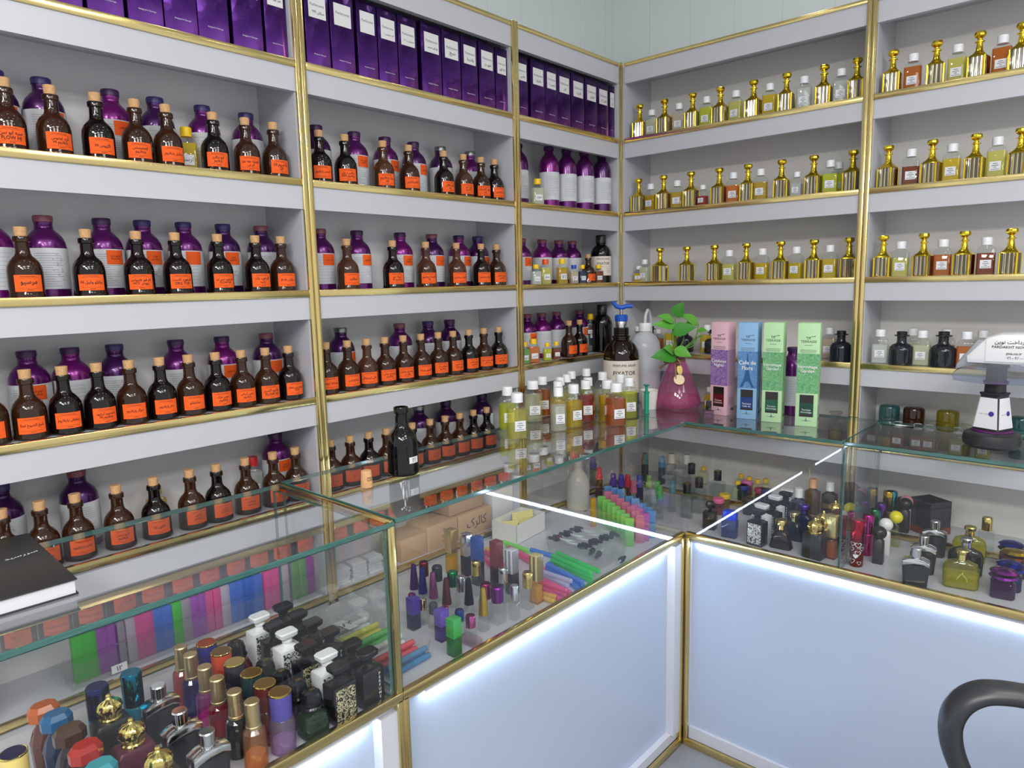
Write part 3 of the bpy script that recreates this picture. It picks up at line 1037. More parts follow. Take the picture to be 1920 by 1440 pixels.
GOLD = (.92, .66, .05)
GBODY = fluted(.0405, .056)
GEDGE = loft(((-.0001, .0410, .0410, .005), (.004, .0414, .0414, .005)))
GSHO = loft(((.0555, .0414, .0414, .005), (.059, .038, .038, .006), (.064, .027, .027, .009), (.072, .0175, .0175, .0087), (.088, .0135, .0135, .0067), (.0905, .0135, .0135, .0067), (.0915, .0225, .0225, .0112), (.0935, .0225, .0225, .0112), (.0945, .013, .013, .0065), (.098, .0115, .0115, .0057)), 5)
GSTO = lathe(((.0052, .0975), (.0052, .100), (.0125, .1055), (.0138, .1085), (.0138, .1105), (.0125, .1150), (.0118, .1165), (0, .117)), 10, 20)


GCOR = lathe(((0, .0005), (.0024, .0005), (.0024, .0555), (0, .0555)), 10)


def decanter(loc, rz, label):
    t = thing('gold_decanter', label, 'decanter', loc, rz, 'gold decanters on the back shelves')
    P('fluted_body', GBODY, t, 'fluted')
    for sx in (1, -1):
        for sy in (1, -1):
            P('gilded_corner', GCOR, t, 'metal', GOLD, loc=(sx * .0188, sy * .0188, 0))
    P('base_rim', GEDGE, t, 'metal', GOLD)
    P('gilded_shoulder', GSHO, t, 'metal', GOLD)
    P('stopper', GSTO, t, 'metal', GOLD)


RSH = {'A': 'top shelf', 'B': 'second shelf', 'C': 'third shelf', 'D': 'shelf above the counter top'}
LQN = dict(y='yellow', py='pale yellow', vy='very pale', c='clear', am='amber', or_='orange', red='red', rb='red brown', yg='yellow green', pk='peach', go='golden')
tr = lambda zx: 1150 + zx / 2.4935


def rshelf(bay, sh, gold, oils):
    z = ZS[sh]
    bn = ('first back bay', 'second back bay')[bay]
    for i, zx in enumerate(gold):
        p = col_at(1, .045, tr(zx), z + .04)
        lo, hi = ((.0172, X3 - .0172), (X3 + .0172, 1.5))[bay]
        p.x = max(lo + .028, min(hi - .028, p.x))
        decanter((p.x, p.y, z), R(random.uniform(-16, 10)), 'gold stoppered decanter, %s from left, %s, %s' % (ORD[i], RSH[sh], bn))
    for i, (zx, k, h, f) in enumerate(oils):
        p = col_at(1, .052 if h > .05 else .05, tr(zx), z + .03)
        lo, hi = ((.0172, X3 - .0172), (X3 + .0172, 1.5))[bay]
        p.x = max(lo + .026, min(hi - .026, p.x))
        sample((p.x, p.y, z), R(random.uniform(-6, 16)), 'white capped bottle of %s oil, %s from left, %s, %s' % (LQN[k], ORD[i], RSH[sh], bn), 'white capped oil bottles on the back shelves', WHT, LQ[k], h, .043 if h > .08 else .034, .027, fill=f, name='oil_bottle')


H1 = .098
rshelf(0, 'A', (123, 240, 370, 500, 655, 808, 983, 1137), ((180, 'vy', .092, .62), (307, 'pk', .095, .62), (435, 'yg', H1, .62), (572, 'py', H1, .62), (730, 'y', H1, .62), (890, 'c', H1, .62), (1063, 'c', H1, .62)))
rshelf(1, 'A', (1303, 1507, 1707, 1905), ((1398, 'am', H1, .62), (1605, 'py', H1, .62), (1815, 'am', H1, .7)))
rshelf(0, 'B', (108, 235, 363, 495, 628, 785, 935, 1118), ((175, 'go', .095, .55), (298, 'go', .095, .55), (418, 'red', .070, .45), (560, 'or_', H1, .55), (687, 'go', H1, .55), (857, 'c', .076, .5), (1012, 'yg', H1, .56)))
rshelf(1, 'B', (1283, 1487, 1690, 1900), ((1388, 'rb', .100, .5), (1580, 'y', .100, .58), (1790, 'py', .103, .62)))
rshelf(0, 'C', (218, 343, 472, 620, 780, 935, 1100), ((80, 'y', .058, .5), (147, 'vy', .080, .62), (540, 'py', H1, .5), (695, 'y', H1, .5), (853, 'y', H1, .46), (1010, 'y', H1, .55)))
rshelf(1, 'C', (1253, 1447, 1637, 1855), ((1340, 'py', H1, .5), (1537, 'am', H1, .55), (1740, 'rb', H1, .55)))
p = col_at(1, .11, tr(1050), ZS['B'] + .03)
p.x = min(p.x, X3 - .0172 - .026)
sample((p.x, p.y, ZS['B']), 0, 'oil bottle standing behind the yellow green one by the gold post', 'white capped oil bottles on the back shelves', WHT, LQ['yg'], H1, .043, .027, name='oil_bottle')


# shelf above the counter: oils and black bottles; lowest shelf: coloured glass bottles
def diffuser(loc, label, col=(.11, .13, .16), s=1.):
    t = thing('diffuser_bottle', label, 'bottle', loc, 0, 'dark glass diffuser bottles')
    t.scale = (s, s, s)
    P('bottle', lathe(((0, 0), (.027, 0), (.030, .003), (.030, .040), (.0285, .047), (.022, .054), (.0135, .058), (.0115, .062), (.0115, .076), (.0185, .0775), (.0185, .0805), (.0115, .081)), 32), t, 'amber', col)
    P('stopper', lathe(((.0105, .080), (.0125, .081), (.0125, .0885), (.011, .0895), (0, .0895)), 24), t, 'plastic', (.01, .01, .012))


z = ZS['D']
r6 = lambda zx: 1150 + zx / 2.4935
og = 'white capped oil bottles on the back shelves'
for zx, y, k, h, f, lab in ((118, .075, 'y', .085, .5, 'yellow oil bottle behind the white wash bottle spout'), (210, .10, 'am', .075, .5, 'small amber oil bottle between wash bottle and plant'), (270, .075, 'y', .097, .6, 'yellow oil bottle behind the plant, first of the pair'), (437, .075, 'y', .097, .6, 'yellow oil bottle showing between plant and pink box'), (1008, .10, 'pk', .096, .6, 'pale peach oil bottle behind the last green box'), (1245, .045, 'c', H1, .52, 'clear oil bottle, first on the shelf behind the card terminal'), (1395, .12, 'vy', H1, .5, 'pale oil bottle in back, between the dark round bottles'), (1440, .045, 'vy', H1, .55, 'pale oil bottle between two dark round bottles'), (1553, .12, 'red', H1, .5, 'red oil bottle hidden behind the second dark round bottle'), (1645, .045, 'am', H1, .55, 'amber oil bottle beside the card terminal arm'), (1722, .11, 'go', H1, .5, 'golden oil bottle half behind the card terminal')):
    p = col_at(1, y, r6(zx), z + .03)
    sample((p.x, p.y, z), R(random.uniform(-4, 12)), lab, og, WHT, LQ[k], h, .043 if h > .08 else .034, .027, fill=f, name='oil_bottle')
for zx, y, s, lab in ((175, .10, .95, 'black diffuser bottle behind the white wash bottle'), (335, .08, 1., 'dark diffuser bottle seen through the plant'), (462, .08, .9, 'black diffuser bottle peeking out beside the pink box'), (1063, .045, 1.02, 'dark grey diffuser bottle alone beside the gold post'), (1345, .045, 1.05, 'dark grey diffuser bottle, first beyond the gold post'), (1540, .045, 1.08, 'dark grey diffuser bottle, second beyond the gold post'), (1795, .09, 1.0, 'dark diffuser bottle behind the card terminal head')):
    p = col_at(1, y, r6(zx), z + .03)
    diffuser((p.x, p.y, z), lab, s=s)
z = ZS['E']
for zx, y, kind, c, lab in ((1288, .09, 'inv', (.16, .42, .42), 'teal glass jar turned over on the low back shelf'), (1402, .09, 'inv', (.22, .08, .03), 'brown glass jar turned over on the low back shelf'), (1560, .09, 'inv', (.62, .55, .05), 'yellow glass jar turned over on the low back shelf'), (1898, .09, 'inv', (.14, .38, .38), 'teal glass jar behind the card terminal base'),
                            (1285, .04, 'hour', (.88, .86, .78), 'clear stoppered bottle before the teal jar'), (1490, .05, 'hour', (.80, .84, .78), 'clear stoppered bottle between brown and yellow jars'), (1635, .05, 'hour', (.80, .84, .76), 'clear stoppered bottle after the yellow jar'), (1040, .05, 'hour', (.82, .84, .80), 'clear stoppered bottle by the gold post, low shelf')):
    p = col_at(1, y, r6(zx), z + .06)
    if kind == 'inv':
        t = thing('glass_jar', lab, 'jar', (p.x, p.y, z), 0, 'coloured glass jars on the low back shelf')
        P('jar', lathe(((0, 0), (.019, 0), (.021, .002), (.021, .022), (.026, .029), (.0275, .034), (.0275, .104), (.025, .110), (.019, .112), (0, .112)), 32), t, 'amber', c)
    else:
        t = thing('stoppered_bottle', lab, 'bottle', (p.x, p.y, z), 0, 'clear stoppered bottles on the low back shelf')
        P('bottle', lathe(((0, 0), (.019, 0), (.020, .002), (.020, .035), (.014, .046), (.0085, .052), (.0085, .060), (.0175, .064), (.0175, .067)), 24), t, 'glass', c)
        P('stopper', lathe(((.007, .066), (.0085, .070), (.019, .081), (.0185, .084), (0, .085)), 12, 15), t, 'glass', c)
        P('perfume_oil', lathe(((0, .003), (.018, .003), (.018, .026), (0, .026)), 24), t, 'liquid', (.85, .72, .3))
for zx, c, lab in ((1330, (.55, .12, .06), 'bottle of pink red oil under the glass, low back shelf'), (1420, (.6, .16, .08), 'white capped bottle of red oil under the glass, low shelf'), (1475, (.55, .3, .12), 'bottle of orange oil under the glass, low back shelf'), (1605, (.7, .66, .1), 'white capped bottle of yellow oil near the terminal base'), (1730, (.8, .78, .2), 'bottle of yellow oil below the card terminal base')):
    p = col_at(1, .035, r6(zx), z + .03)
    sample((p.x, p.y, z), 0, lab, og, WHT, c, .075, .036, .027, fill=.5, name='oil_bottle')
for px, c, lq, h, w, ln, lab in ((475, srgb(200, 30, 36), (.93, .94, .93), .105, .042, None, 'clear bottle with red cap in the back row of the shelf behind the glass'), (293, srgb(196, 150, 40), LQ['go'], .086, .040, ('۵۰۵',), 'small dark labelled bottle hidden behind a corked bottle, shelf behind the glass')):
    p = col_at(0, -.112, px, ZS['E'] + .05)
    sample((p.x, p.y, ZS['E']), FACE_L - R(16), lab, 'odd bottles among the corked ones', c, lq, h, w, lines=ln)
# ================================================================ goods on the glass tops
def top_at(px, py, h, zb):
    """Spot for an object of height h standing on zb whose top centre is seen at px, py."""
    p = on(2, zb + h, px, py)
    if zb < .7:
        if p.x < .02 or p.y > .0:                # it stands on the lowest shelf behind the counter
            q = on(2, ZS['F'] + h, px, py)
            q.z = ZS['F'] + .0003
            if p.y > 0:
                q.y = max(.034, q.y)
            else:
                q.x = min(-.034, q.x)
            return q
        p.y = min(p.y, -.034) if p.x > .44 else p.y
    p.z = zb
    return p


def base_at(px, py, zb):
    return on(2, zb, px, py)


ZA, ZB = ZT1 + .0004, ZT2 + .0004
for i, (x, y, k, w, fill, rz, lab) in enumerate((
        (197, 285, 'yg', .050, .56, 0, 'yellow oil bottle at the back left end of the cluster on glass'), (313, 362, 'py', .053, .60, 8, 'pale yellow oil bottle at the front left end of the cluster on glass'),
        (503, 215, 'vy', .056, .62, 0, 'nearly clear wide oil bottle, left part of the cluster on glass'), (617, 165, 'am', .050, .62, 0, 'amber oil bottle at the back left of the cluster'),
        (833, 172, 'py', .046, .55, 0, 'pale oil bottle third row behind the clear narrow bottle'), (808, 222, 'y', .046, .55, 0, 'yellow oil bottle directly behind the clear narrow bottle'),
        (810, 295, 'c', .044, .56, 0, 'narrow bottle of clear liquid at the front of the cluster'), (910, 138, 'vy', .046, .55, 0, 'pale oil bottle in the back row, just after the amber one'),
        (968, 100, 'yg', .046, .5, 0, 'oil bottle in the back row before the corner shelves'), (993, 260, 'y', .050, .58, 14, 'yellow oil bottle between the clear narrow and red bottles'),
        (1148, 70, 'py', .046, .5, 0, 'rearmost oil bottle of the cluster, below the gold post'), (1165, 178, 'go', .046, .55, 0, 'oil bottle standing right behind the red one'),
        (1140, 212, 'red', .048, .6, 0, 'deep red oil bottle in the middle of the cluster on glass'), (1343, 112, 'vy', .048, .5, 0, 'pale oil bottle in front of the clamp topped fixative bottle'),
        (1398, 208, 'go', .050, .6, 0, 'golden oil bottle half behind the big amber one'), (1505, 243, 'am', .056, .6, 4, 'amber oil bottle at the front right of the cluster on glass'),
        (1553, 140, 'py', .048, .5, 0, 'pale oil bottle in front of the white wash bottle'), (1657, 178, 'yg', .050, .6, 0, 'yellow oil bottle at the right end, beside the green syringe'))):
    h = .122
    p = top_at(920 + x / 6.4, 680 + y / 6.4, h, ZB)
    sample(p, FACE_L - R(35) + R(rz), lab, 'white capped oil bottles clustered on the glass counter', WHT, LQ[k], h, w, w * .78, fill=fill, name='oil_bottle', oil='oil', rr=.30)

p = base_at(757, 887, ZB)
t = thing('dark_bottle', 'open near black bottle with a small white number tag on the glass counter', 'bottle', (p.x, p.y, ZB), FACE_L - R(12))
t.scale = (1.1, 1.1, 1.39)
P('bottle', lathe(BROWN_P, 36), t, 'amber', (.016, .009, .012))
lb = P('paper_label', patch(.0312, .020, .030, -4, 36), t, 'plastic', (.82, .82, .84))
P('lettering', lettering(('۲۵',), .012, .007, .0318), lb, 'matte', INK, loc=(0, 0, .025), rot=(0, 0, R(16)))
p = base_at(688, 913, ZB)
t = thing('cork_stopper', 'loose cork stopper lying upright on the glass beside the dark bottle', 'cork', (p.x, p.y, ZB), FACE_L)
P('cork', lathe(((0, 0), (.0122, 0), (.0128, .001), (.0104, .034), (.0098, .035), (0, .035)), 24), t, 'cork', (.68, .38, .18))
P('stamp', lettering(('PARFA', 'ROME'), .014, .008, .0122), t, 'matte', (.05, .03, .02), loc=(0, 0, .019))

# amber fixative bottle with its blue clamp dispenser
p = Vector((.135, -.205, ZB))
w_ = winchester(p, FACE_L - R(45), 'big amber fixative bottle with blue clamp on top, behind the oil bottles', 1.24, (.075, .026, .010), False)
P('steel_collar', lathe(((0, .200), (.0145, .200), (.0150, .222), (.0130, .226), (0, .226)), 24), w_, 'metal', (.62, .62, .64))
P('blue_collar', lathe(((.0130, .222), (.0165, .223), (.0172, .237), (.0140, .240), (0, .240)), 24), w_, 'plastic', srgb(20, 86, 190))
P('rod', lathe(((0, .238), (.0028, .238), (.0028, .262), (0, .262)), 12), w_, 'metal', (.7, .7, .72))
P('lever', tube([(-.024, 0, .274), (-.012, .002, .262), (0, .002, .258), (.014, .001, .262), (.030, 0, .262)], [.004, .006, .0065, .006, .0055], 12), w_, 'plastic', srgb(20, 86, 190))

p = base_at(1209, 777, ZB)
t = thing('wash_bottle', 'tall white plastic wash bottle with bent spout on the glass corner', 'bottle', (*col_at(1, -.085, 1209, 1.1).xy, ZB), R(135))
t.scale = (1.20, 1.20, 1.17)
P('bottle', lathe(((0, 0), (.040, 0), (.0435, .004), (.0435, .150), (.0405, .172), (.032, .188), (.020, .197), (.0155, .199), (.0155, .204)), 36), t, 'milky', (.92, .94, .97))
P('liquid', lathe(((0, .004), (.0420, .004), (.0420, .118), (0, .118)), 32), t, 'liquid', (.80, .83, .88))
P('cap', cap_ribbed(.0185, .203, .226), t, 'plastic', (.85, .87, .88))
P('spout', tube(spline([(0, 0, .224), (.002, -.002, .246), (.018, -.012, .262), (.036, -.022, .25), (.046, -.028, .222), (.050, -.030, .178)], 6), [.0042] * 31, 12), t, 'milky', (.9, .92, .93))

p = base_at(1212, 775, ZB)
t = thing('syringe', 'green plastic syringe standing on end beside the vase', 'syringe', (p.x, p.y, ZB), 0)
P('barrel', lathe(((0, 0), (.009, 0), (.009, .003), (.0075, .004), (.0075, .064), (.0098, .065), (.0098, .067), (0, .067)), 20), t, 'plastic', srgb(22, 150, 122))
P('plunger', lathe(((0, .066), (.0052, .066), (.0040, .084), (.0098, .088), (.0098, .090), (0, .090)), 20), t, 'plastic', srgb(20, 140, 112))
p = base_at(1229, 770, ZB)
t = thing('paper_cup', 'small white paper cup half hidden behind the magenta vase', 'cup', (p.x - .035, p.y + .02, ZB), 0)
P('cup', lathe(((0, 0), (.022, 0), (.028, .060), (.0292, .061), (.027, .061), (.0212, .003), (0, .003)), 28), t, 'matte', (.82, .80, .76))

# the vase and its plant
p = base_at(1270, 764, ZB)
VZ = Vector((p.x, p.y, ZB))
t = thing('glass_vase', 'magenta glass cone vase with twine bow and tag on the glass corner', 'vase', VZ, 0)
P('vase', lathe(((0, 0), (.055, 0), (.069, .006), (.0745, .018), (.0735, .030), (.060, .066), (.044, .108), (.0315, .138), (.0235, .152), (.0215, .160), (.0235, .166), (.0215, .172), (.0235, .175), (.0205, .178), (.0195, .172), (.0215, .150), (.042, .106), (.070, .030), (.066, .012), (0, .006)), 40), t, thin_glass('magenta_glass', col=(.97, .64, .83), diffuse=.10, ior=1.5), (.5, .05, .25))
P('pink_water', lathe(((0, .008), (.064, .009), (.0705, .020), (.0695, .032), (.066, .040), (0, .040)), 36), t, 'oil', (.93, .34, .68))
TW = srgb(150, 118, 84)
P('twine', tube(spline([(.0235 * math.cos(a), .0235 * math.sin(a), .152 + .0018 * math.sin(3 * a) + .0016 * k) for k in range(4) for a in (0, PI / 2, PI, 1.5 * PI)], 5), .0024, 8), t, 'cork', TW)
for k, pts in enumerate((((0, -.026, .152), (-.016, -.034, .146), (-.034, -.036, .136), (-.044, -.036, .128)), ((0, -.026, .152), (.010, -.036, .138), (.018, -.046, .118), (.022, -.052, .098)), ((0, -.026, .152), (.018, -.036, .160), (.026, -.034, .146), (.004, -.028, .150)), ((0, -.026, .152), (-.016, -.038, .162), (-.028, -.036, .148), (-.004, -.028, .150)))):
    P('twine_bow', tube(spline(pts, 6), .0026, 8), t, 'cork', TW)
VF = R(38)
for nm, me, cc, mm, dx, dz, dd in (('wooden_tag', lathe(((0, -.001), (.0165, -.001), (.0165, .001), (0, .001)), 32), srgb(232, 214, 170), 'matte', -.006, .098, .060), ('gold_leaf_charm', lathe(((0, -.0008), (.0095, -.0008), (.0095, .0008), (0, .0008)), 20), (.85, .66, .2), 'metal', -.002, .128, .046)):
    o = P(nm, me, t, mm, cc, loc=(dd * math.sin(VF) + dx, -dd * math.cos(VF), dz), rot=(R(62), 0, VF))
    if 'leaf' in nm:
        o.scale = (.9, 1.7, 1)
t = thing('pothos_plant', 'green leafy cutting growing out of the magenta vase', 'plant', VZ + Vector((0, 0, .06)), 0)
LEAF = []


def leaf_mesh(l, w, curl):
    bm = bmesh.new()
    n = 10
    rows = []
    for i in range(n + 1):
        u = i / n
        hw = w * (math.sin(PI * min(1, u * 1.02) ** .72)) * (1 - .25 * u) + 1e-4
        rows.append([bm.verts.new((s * hw, l * u, -curl * u * u * l + .22 * abs(s) * hw + t_)) for t_ in (0, -.0007) for s in (-1, -.5, 0, .5, 1)])
    for a, b in zip(rows, rows[1:]):
        for k in range(4):
            bm.faces.new((a[k], a[k + 1], b[k + 1], b[k]))
            bm.faces.new((a[5 + k + 1], a[5 + k], b[5 + k], b[5 + k + 1]))
        bm.faces.new((a[0], b[0], b[5], a[5]))
        bm.faces.new((b[4], a[4], a[9], b[9]))
    return fin(bm, 'leaf', ang=70)


def vplane(px, py, dd=0.):
    """A point in the upright plane through the vase, facing the camera, moved dd nearer."""
    n = Vector((FWD.x, FWD.y, 0)).normalized()
    d = ray(px, py)
    return CAM + d * (((VZ - n * dd) - CAM).dot(n) / d.dot(n))


RT2 = Vector((RT.x, RT.y, 0)).normalized()
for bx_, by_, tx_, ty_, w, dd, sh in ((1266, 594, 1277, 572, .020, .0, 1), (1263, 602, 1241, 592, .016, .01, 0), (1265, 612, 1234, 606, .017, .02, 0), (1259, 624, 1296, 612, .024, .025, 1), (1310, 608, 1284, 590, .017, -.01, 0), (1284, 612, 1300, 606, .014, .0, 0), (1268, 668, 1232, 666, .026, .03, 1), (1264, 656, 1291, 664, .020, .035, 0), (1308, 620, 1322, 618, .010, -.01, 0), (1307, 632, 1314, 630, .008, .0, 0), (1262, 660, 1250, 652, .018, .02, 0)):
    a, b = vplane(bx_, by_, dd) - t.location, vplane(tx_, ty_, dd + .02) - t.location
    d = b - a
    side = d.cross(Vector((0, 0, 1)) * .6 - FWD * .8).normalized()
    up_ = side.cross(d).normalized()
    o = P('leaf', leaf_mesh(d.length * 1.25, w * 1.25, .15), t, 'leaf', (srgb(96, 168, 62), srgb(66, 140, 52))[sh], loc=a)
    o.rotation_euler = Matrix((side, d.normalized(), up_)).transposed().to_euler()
    root = vplane(1270 + (bx_ - 1275) * .15, 664, .0) - t.location
    mid = (a + root) / 2 + RT2 * ((bx_ - 1270) * .0004)
    P('stem', tube(spline([Vector((0, 0, .0)), root, mid, a], 5), .0016, 8), t, 'leaf', srgb(96, 150, 60))

# four tall gift boxes
def tall_box(pl, pr, h, col, dark, title, win, label, deco):
    a, b = base_at(*pl, ZB), base_at(*pr, ZB)
    w = (b - a).length
    ang = math.atan2(b.y - a.y, b.x - a.x)
    d = w * .86
    n = Vector((math.sin(ang), -math.cos(ang), 0))
    c = (a + b) / 2 - n * d / 2
    t = thing('diffuser_box', label, 'box', (c.x, c.y, ZB), ang, 'tall gift boxes on the glass counter')
    F = -d / 2 - .0002
    P('carton', box(w, d, h, .0007), t, 'matte', col)
    P('top_flap', box(w * .96, d * .96, .0008, .0), t, 'matte', tuple(min(1, q * 1.12) for q in col), loc=(0, 0, h + .0001))
    P('maker_name', lettering(('LA', 'TERRASSE'), w * .72, h * .06), t, 'matte', (.06, .08, .08), loc=(0, F, h * .845))
    P('swash', tube([(-w * .12, F, h * .872), (0, F, h * .868), (w * .18, F, h * .876), (w * .3, F, h * .882), (w * .26, F, h * .872)], .0006, 6), t, 'matte', (.06, .08, .08))
    P('fine_print', strips(tuple((-w * q, h * zz, w * q, h * (zz + .0035)) for zz, q in ((.79, .18), (.745, .36), (.732, .38), (.719, .34), (.055, .22)))), t, 'matte', (.1, .14, .13), loc=(0, F, 0))
    art = P('printed_band', box(w * 1.001, .0006, h * .385), t, two_tone('band_' + title[0].split()[0].lower(), 'noise', dark, tuple(.55 * x + .45 * y for x, y in zip(dark, col)), 90, .5, soft=.2, rough=.7), loc=(0, F + .0002, h * .325), label='printed picture band')
    P('printed_band', box(.0006, d * .98, h * .385), t, 'matte', tuple(.35 * x + .65 * y for x, y in zip(dark, col)), loc=(w / 2 + .0001, 0, h * .325))
    if deco:
        tw = [(-.30, 0), (-.19, 0), (-.10, .10), (0, .13), (.10, .10), (.19, 0), (.30, 0), (.16, .14), (.09, .27), (.045, .42), (.02, .62), (.005, .72), (-.005, .72), (-.02, .62), (-.045, .42), (-.09, .27), (-.16, .14)]
        P('printed_tower', outline(tuple((x * w * 1.25, z_ * h * .5 + h * .335) for x, z_ in tw), .0004, 0), t, 'matte', srgb(40, 88, 140), loc=(0, F - .0006, 0))
    P('title', lettering(title, w * .88, h * .115, 0, .0004, True), t, 'matte', (.86, .86, .86), loc=(0, F - .001, h * .565))
    wn = P('window', box(w * .64, .001, h * .215), t, 'gloss', (.018, .014, .015), loc=(w * .0, F + .0002, h * .095), label='dark bottle showing in the cut-out window')
    P('bottle_label', box(w * .62, .0004, h * .115), wn, 'gloss', win, loc=(0, -.0007, .006))
    P('lettering', lettering(('Terrasse', title[0]), w * .5, h * .045), wn, 'matte', (.85, .85, .85), loc=(0, -.0011, h * .055))
    P('small_mark', strips(((-.004, h * .03, .004, h * .033), (-.002, h * .033, .002, h * .05), (-.0006, h * .05, .0006, h * .07))), t, 'matte', (.15, .2, .2), loc=(0, F, .006))
    P('side_print', strips(tuple((-d * .3, h * (.12 + .018 * i), d * .28, h * (.124 + .018 * i)) for i in range(5)) + ((-d * .0, h * .05, d * .36, h * .078),)), t, 'matte', (.1, .12, .12), loc=(w / 2 + .0002, 0, 0), rot=(0, 0, PI / 2))


tall_box((1331, 776), (1362, 780), .278, srgb(222, 178, 190), srgb(98, 62, 150), ('Catalunya', 'Nights'), srgb(96, 18, 32), 'tall pink gift box with purple band, nearest the vase', 0)
tall_box((1381, 784), (1417, 787), .279, srgb(142, 184, 222), srgb(70, 120, 176), ('Cafe de', 'Flora'), srgb(20, 52, 120), 'tall blue gift box with a tower picture on the glass', 1)
tall_box((1427, 790), (1464, 793), .281, srgb(184, 222, 172), srgb(70, 150, 96), ('Hermitage', 'Garden'), srgb(12, 84, 56), 'tall green gift box standing next to the blue box', 0)
tall_box((1490, 798), (1531, 801), .282, srgb(184, 222, 172), srgb(70, 150, 96), ('Hermitage', 'Garden'), srgb(6, 66, 44), 'tall green gift box at the end, apart from the others', 0)
p = base_at(1483, 776, ZB)
can((p.x, p.y, ZB), R(8), 'tall purple bottle squeezed between the two green gift boxes', 'purple bottle on the glass counter', 0, 0, R_, None, True)
p = base_at(1329, 783, ZB)
t = thing('perfume_bottle', 'tiny pink perfume bottle with black cap before the pink box', 'bottle', (p.x, p.y - .002, ZB), R(14))
P('bottle', loft(((0, .029, .015, .002), (.022, .029, .015, .002), (.024, .012, .012, .005))), t, 'amber', (.50, .34, .46))
P('cap', box(.014, .014, .027, .001), t, 'gloss', (.012, .012, .014), loc=(0, 0, .0242))
P('paper_label', strips(((-.009, .008, .009, .010), (-.008, .015, .008, .0185))), t, 'matte', (.2, .1, .2), loc=(0, -.0078, 0))
p = base_at(1322, 772, ZB)
sample((p.x - .01, p.y + .05, ZB), 0, 'small amber bottle with red label behind the pink perfume', 'small bottles on the glass', (.75, .72, .66), LQ['go'], .07, .032, name='oil_bottle')

# card terminal on its stand
p = base_at(1858, 836, ZB)
t = thing('card_terminal', 'white card payment terminal on a black round stand', 'card terminal', (p.x, p.y, ZB), R(-22))
P('base', lathe(((0, 0), (.052, 0), (.058, .006), (.0595, .018), (.0565, .031), (.046, .037), (0, .038)), 48), t, 'plastic', (.022, .022, .026))
P('purple_ring', lathe(((.0, .0375), (.042, .0375), (.042, .0405), (0, .0405)), 40), t, 'plastic', srgb(92, 24, 96))
P('pedestal', loft(((.0375, .060, .060, .005), (.122, .042, .042, .004), (.126, .046, .046, .004), (.129, .046, .046, .003))), t, 'plastic', (.016, .014, .020))
for k in range(4):
    a = PI / 2 * k
    pn = P('white_panel', outline(((-.0265, .046), (.0265, .046), (.0185, .118), (-.0185, .118)), .0012, 0), t, 'gloss', (.82, .82, .84), loc=(.0357 * math.sin(a), -.0357 * math.cos(a), 0), rot=(0, 0, a))
    pn.delta_rotation_euler = (0, 0, 0)
    pn.rotation_euler = Matrix.Rotation(a, 3, 'Z').to_euler()
    pn.matrix_basis = Matrix.Rotation(a, 4, 'Z') @ Matrix.Translation((0, -.0302, 0)) @ Matrix.Translation((0, 0, .040)) @ Matrix.Rotation(math.atan2(-.009, .0845), 4, 'X') @ Matrix.Translation((0, 0, -.040))
    P('lettering', lettering(('پرداخت نوین',), .020, .005), pn, 'matte', (.05, .05, .12), loc=(-.006, -.0006, .080))
    P('emblem', lathe(((.0035, -.0004), (.006, -.0004), (.006, .0004), (.0035, .0004)), 20), pn, 'matte', srgb(70, 50, 150), loc=(.010, -.0008, .081), rot=(PI / 2, 0, 0))
P('neck', loft(((.128, .034, .034, .004), (.190, .032, .032, .004))), t, 'plastic', (.016, .014, .018))
P('purple_collar', lathe(((0, .149), (.024, .149), (.026, .156), (0, .156)), 32), t, 'plastic', srgb(84, 22, 90))
P('cradle', outline(((-.082, .158), (-.020, .152), (.060, .154), (.130, .182), (.150, .204), (-.055, .198), (-.086, .172)), .088, .004), t, 'cradle', rot=(0, 0, R(26)))
hd = P('head', outline(((-.058, .178), (-.060, .194), (-.034, .226), (-.020, .240), (.006, .248), (.060, .250), (.150, .246), (.160, .230), (.155, .182), (.09, .176)), .080, .008), t, 'plastic', (.74, .74, .75), rot=(0, 0, R(26)), loc=(0, 0, .021))
P('card_slot', outline(((-.080, .164), (-.060, .172), (-.040, .178), (-.022, .236), (-.040, .236), (-.078, .178)), .066, .004), t, 'plastic', srgb(150, 152, 158), rot=(0, 0, R(26)), loc=(0, 0, .018), label='grey card slot end')
P('back_plate', outline(((-.022, .184), (-.022, .232), (-.008, .242), (.012, .246), (.060, .247), (.145, .243), (.150, .184)), .003, .001), hd, 'plastic', (.82, .82, .83), loc=(0, -.0405, 0))
for s, w, h, z, x in (('پرداخت نوین', .066, .012, .2285, .024), ('PARDAKHT NOVIN', .070, .006, .2185, .025), ('pna.co.ir', .036, .0075, .203, .032), ('۰۲۱ - ۴۸۰۰۰', .040, .006, .194, .034)):
    P('lettering', lettering((s,), w, h, 0, .0005, True), hd, 'matte', (.03, .03, .035), loc=(x, -.0424, z))

# planner on the near glass top
zt = ZA + .023
pa, pb = on(2, zt, 145, 1084), on(2, zt, 52, 999)
d1 = (pb - pa)
ang = math.atan2(d1.y, d1.x)
L = d1.length
t = thing('planner_book', 'thick black planner book lying on the near glass top', 'book', (pa.x, pa.y, ZA), ang)
W = .22
P('pages', boxes([(.003, .003, .0022, L - .003, W - .004, .0208)]), t, bsdf('page_edges', col=(.72, .72, .76), rough=.7, noise=.25, nscale=30, stretch=(.5, .5, 40)), (.7, .7, .74))
for z in (0, .0208):
    cv = P('cover', boxes([(0, 0, z, L, W, z + .0022)], .0008), t, bsdf('black_cover', col=(.018, .018, .020), rough=.45) if z == 0 else M['black_cover_'] if 'black_cover_' in M else bsdf('black_cover', col=(.018, .018, .020), rough=.45))
P('spine_band', boxes([(0, W - .004, .0022, L, W, .0208)]), t, 'matte', (.02, .02, .022))
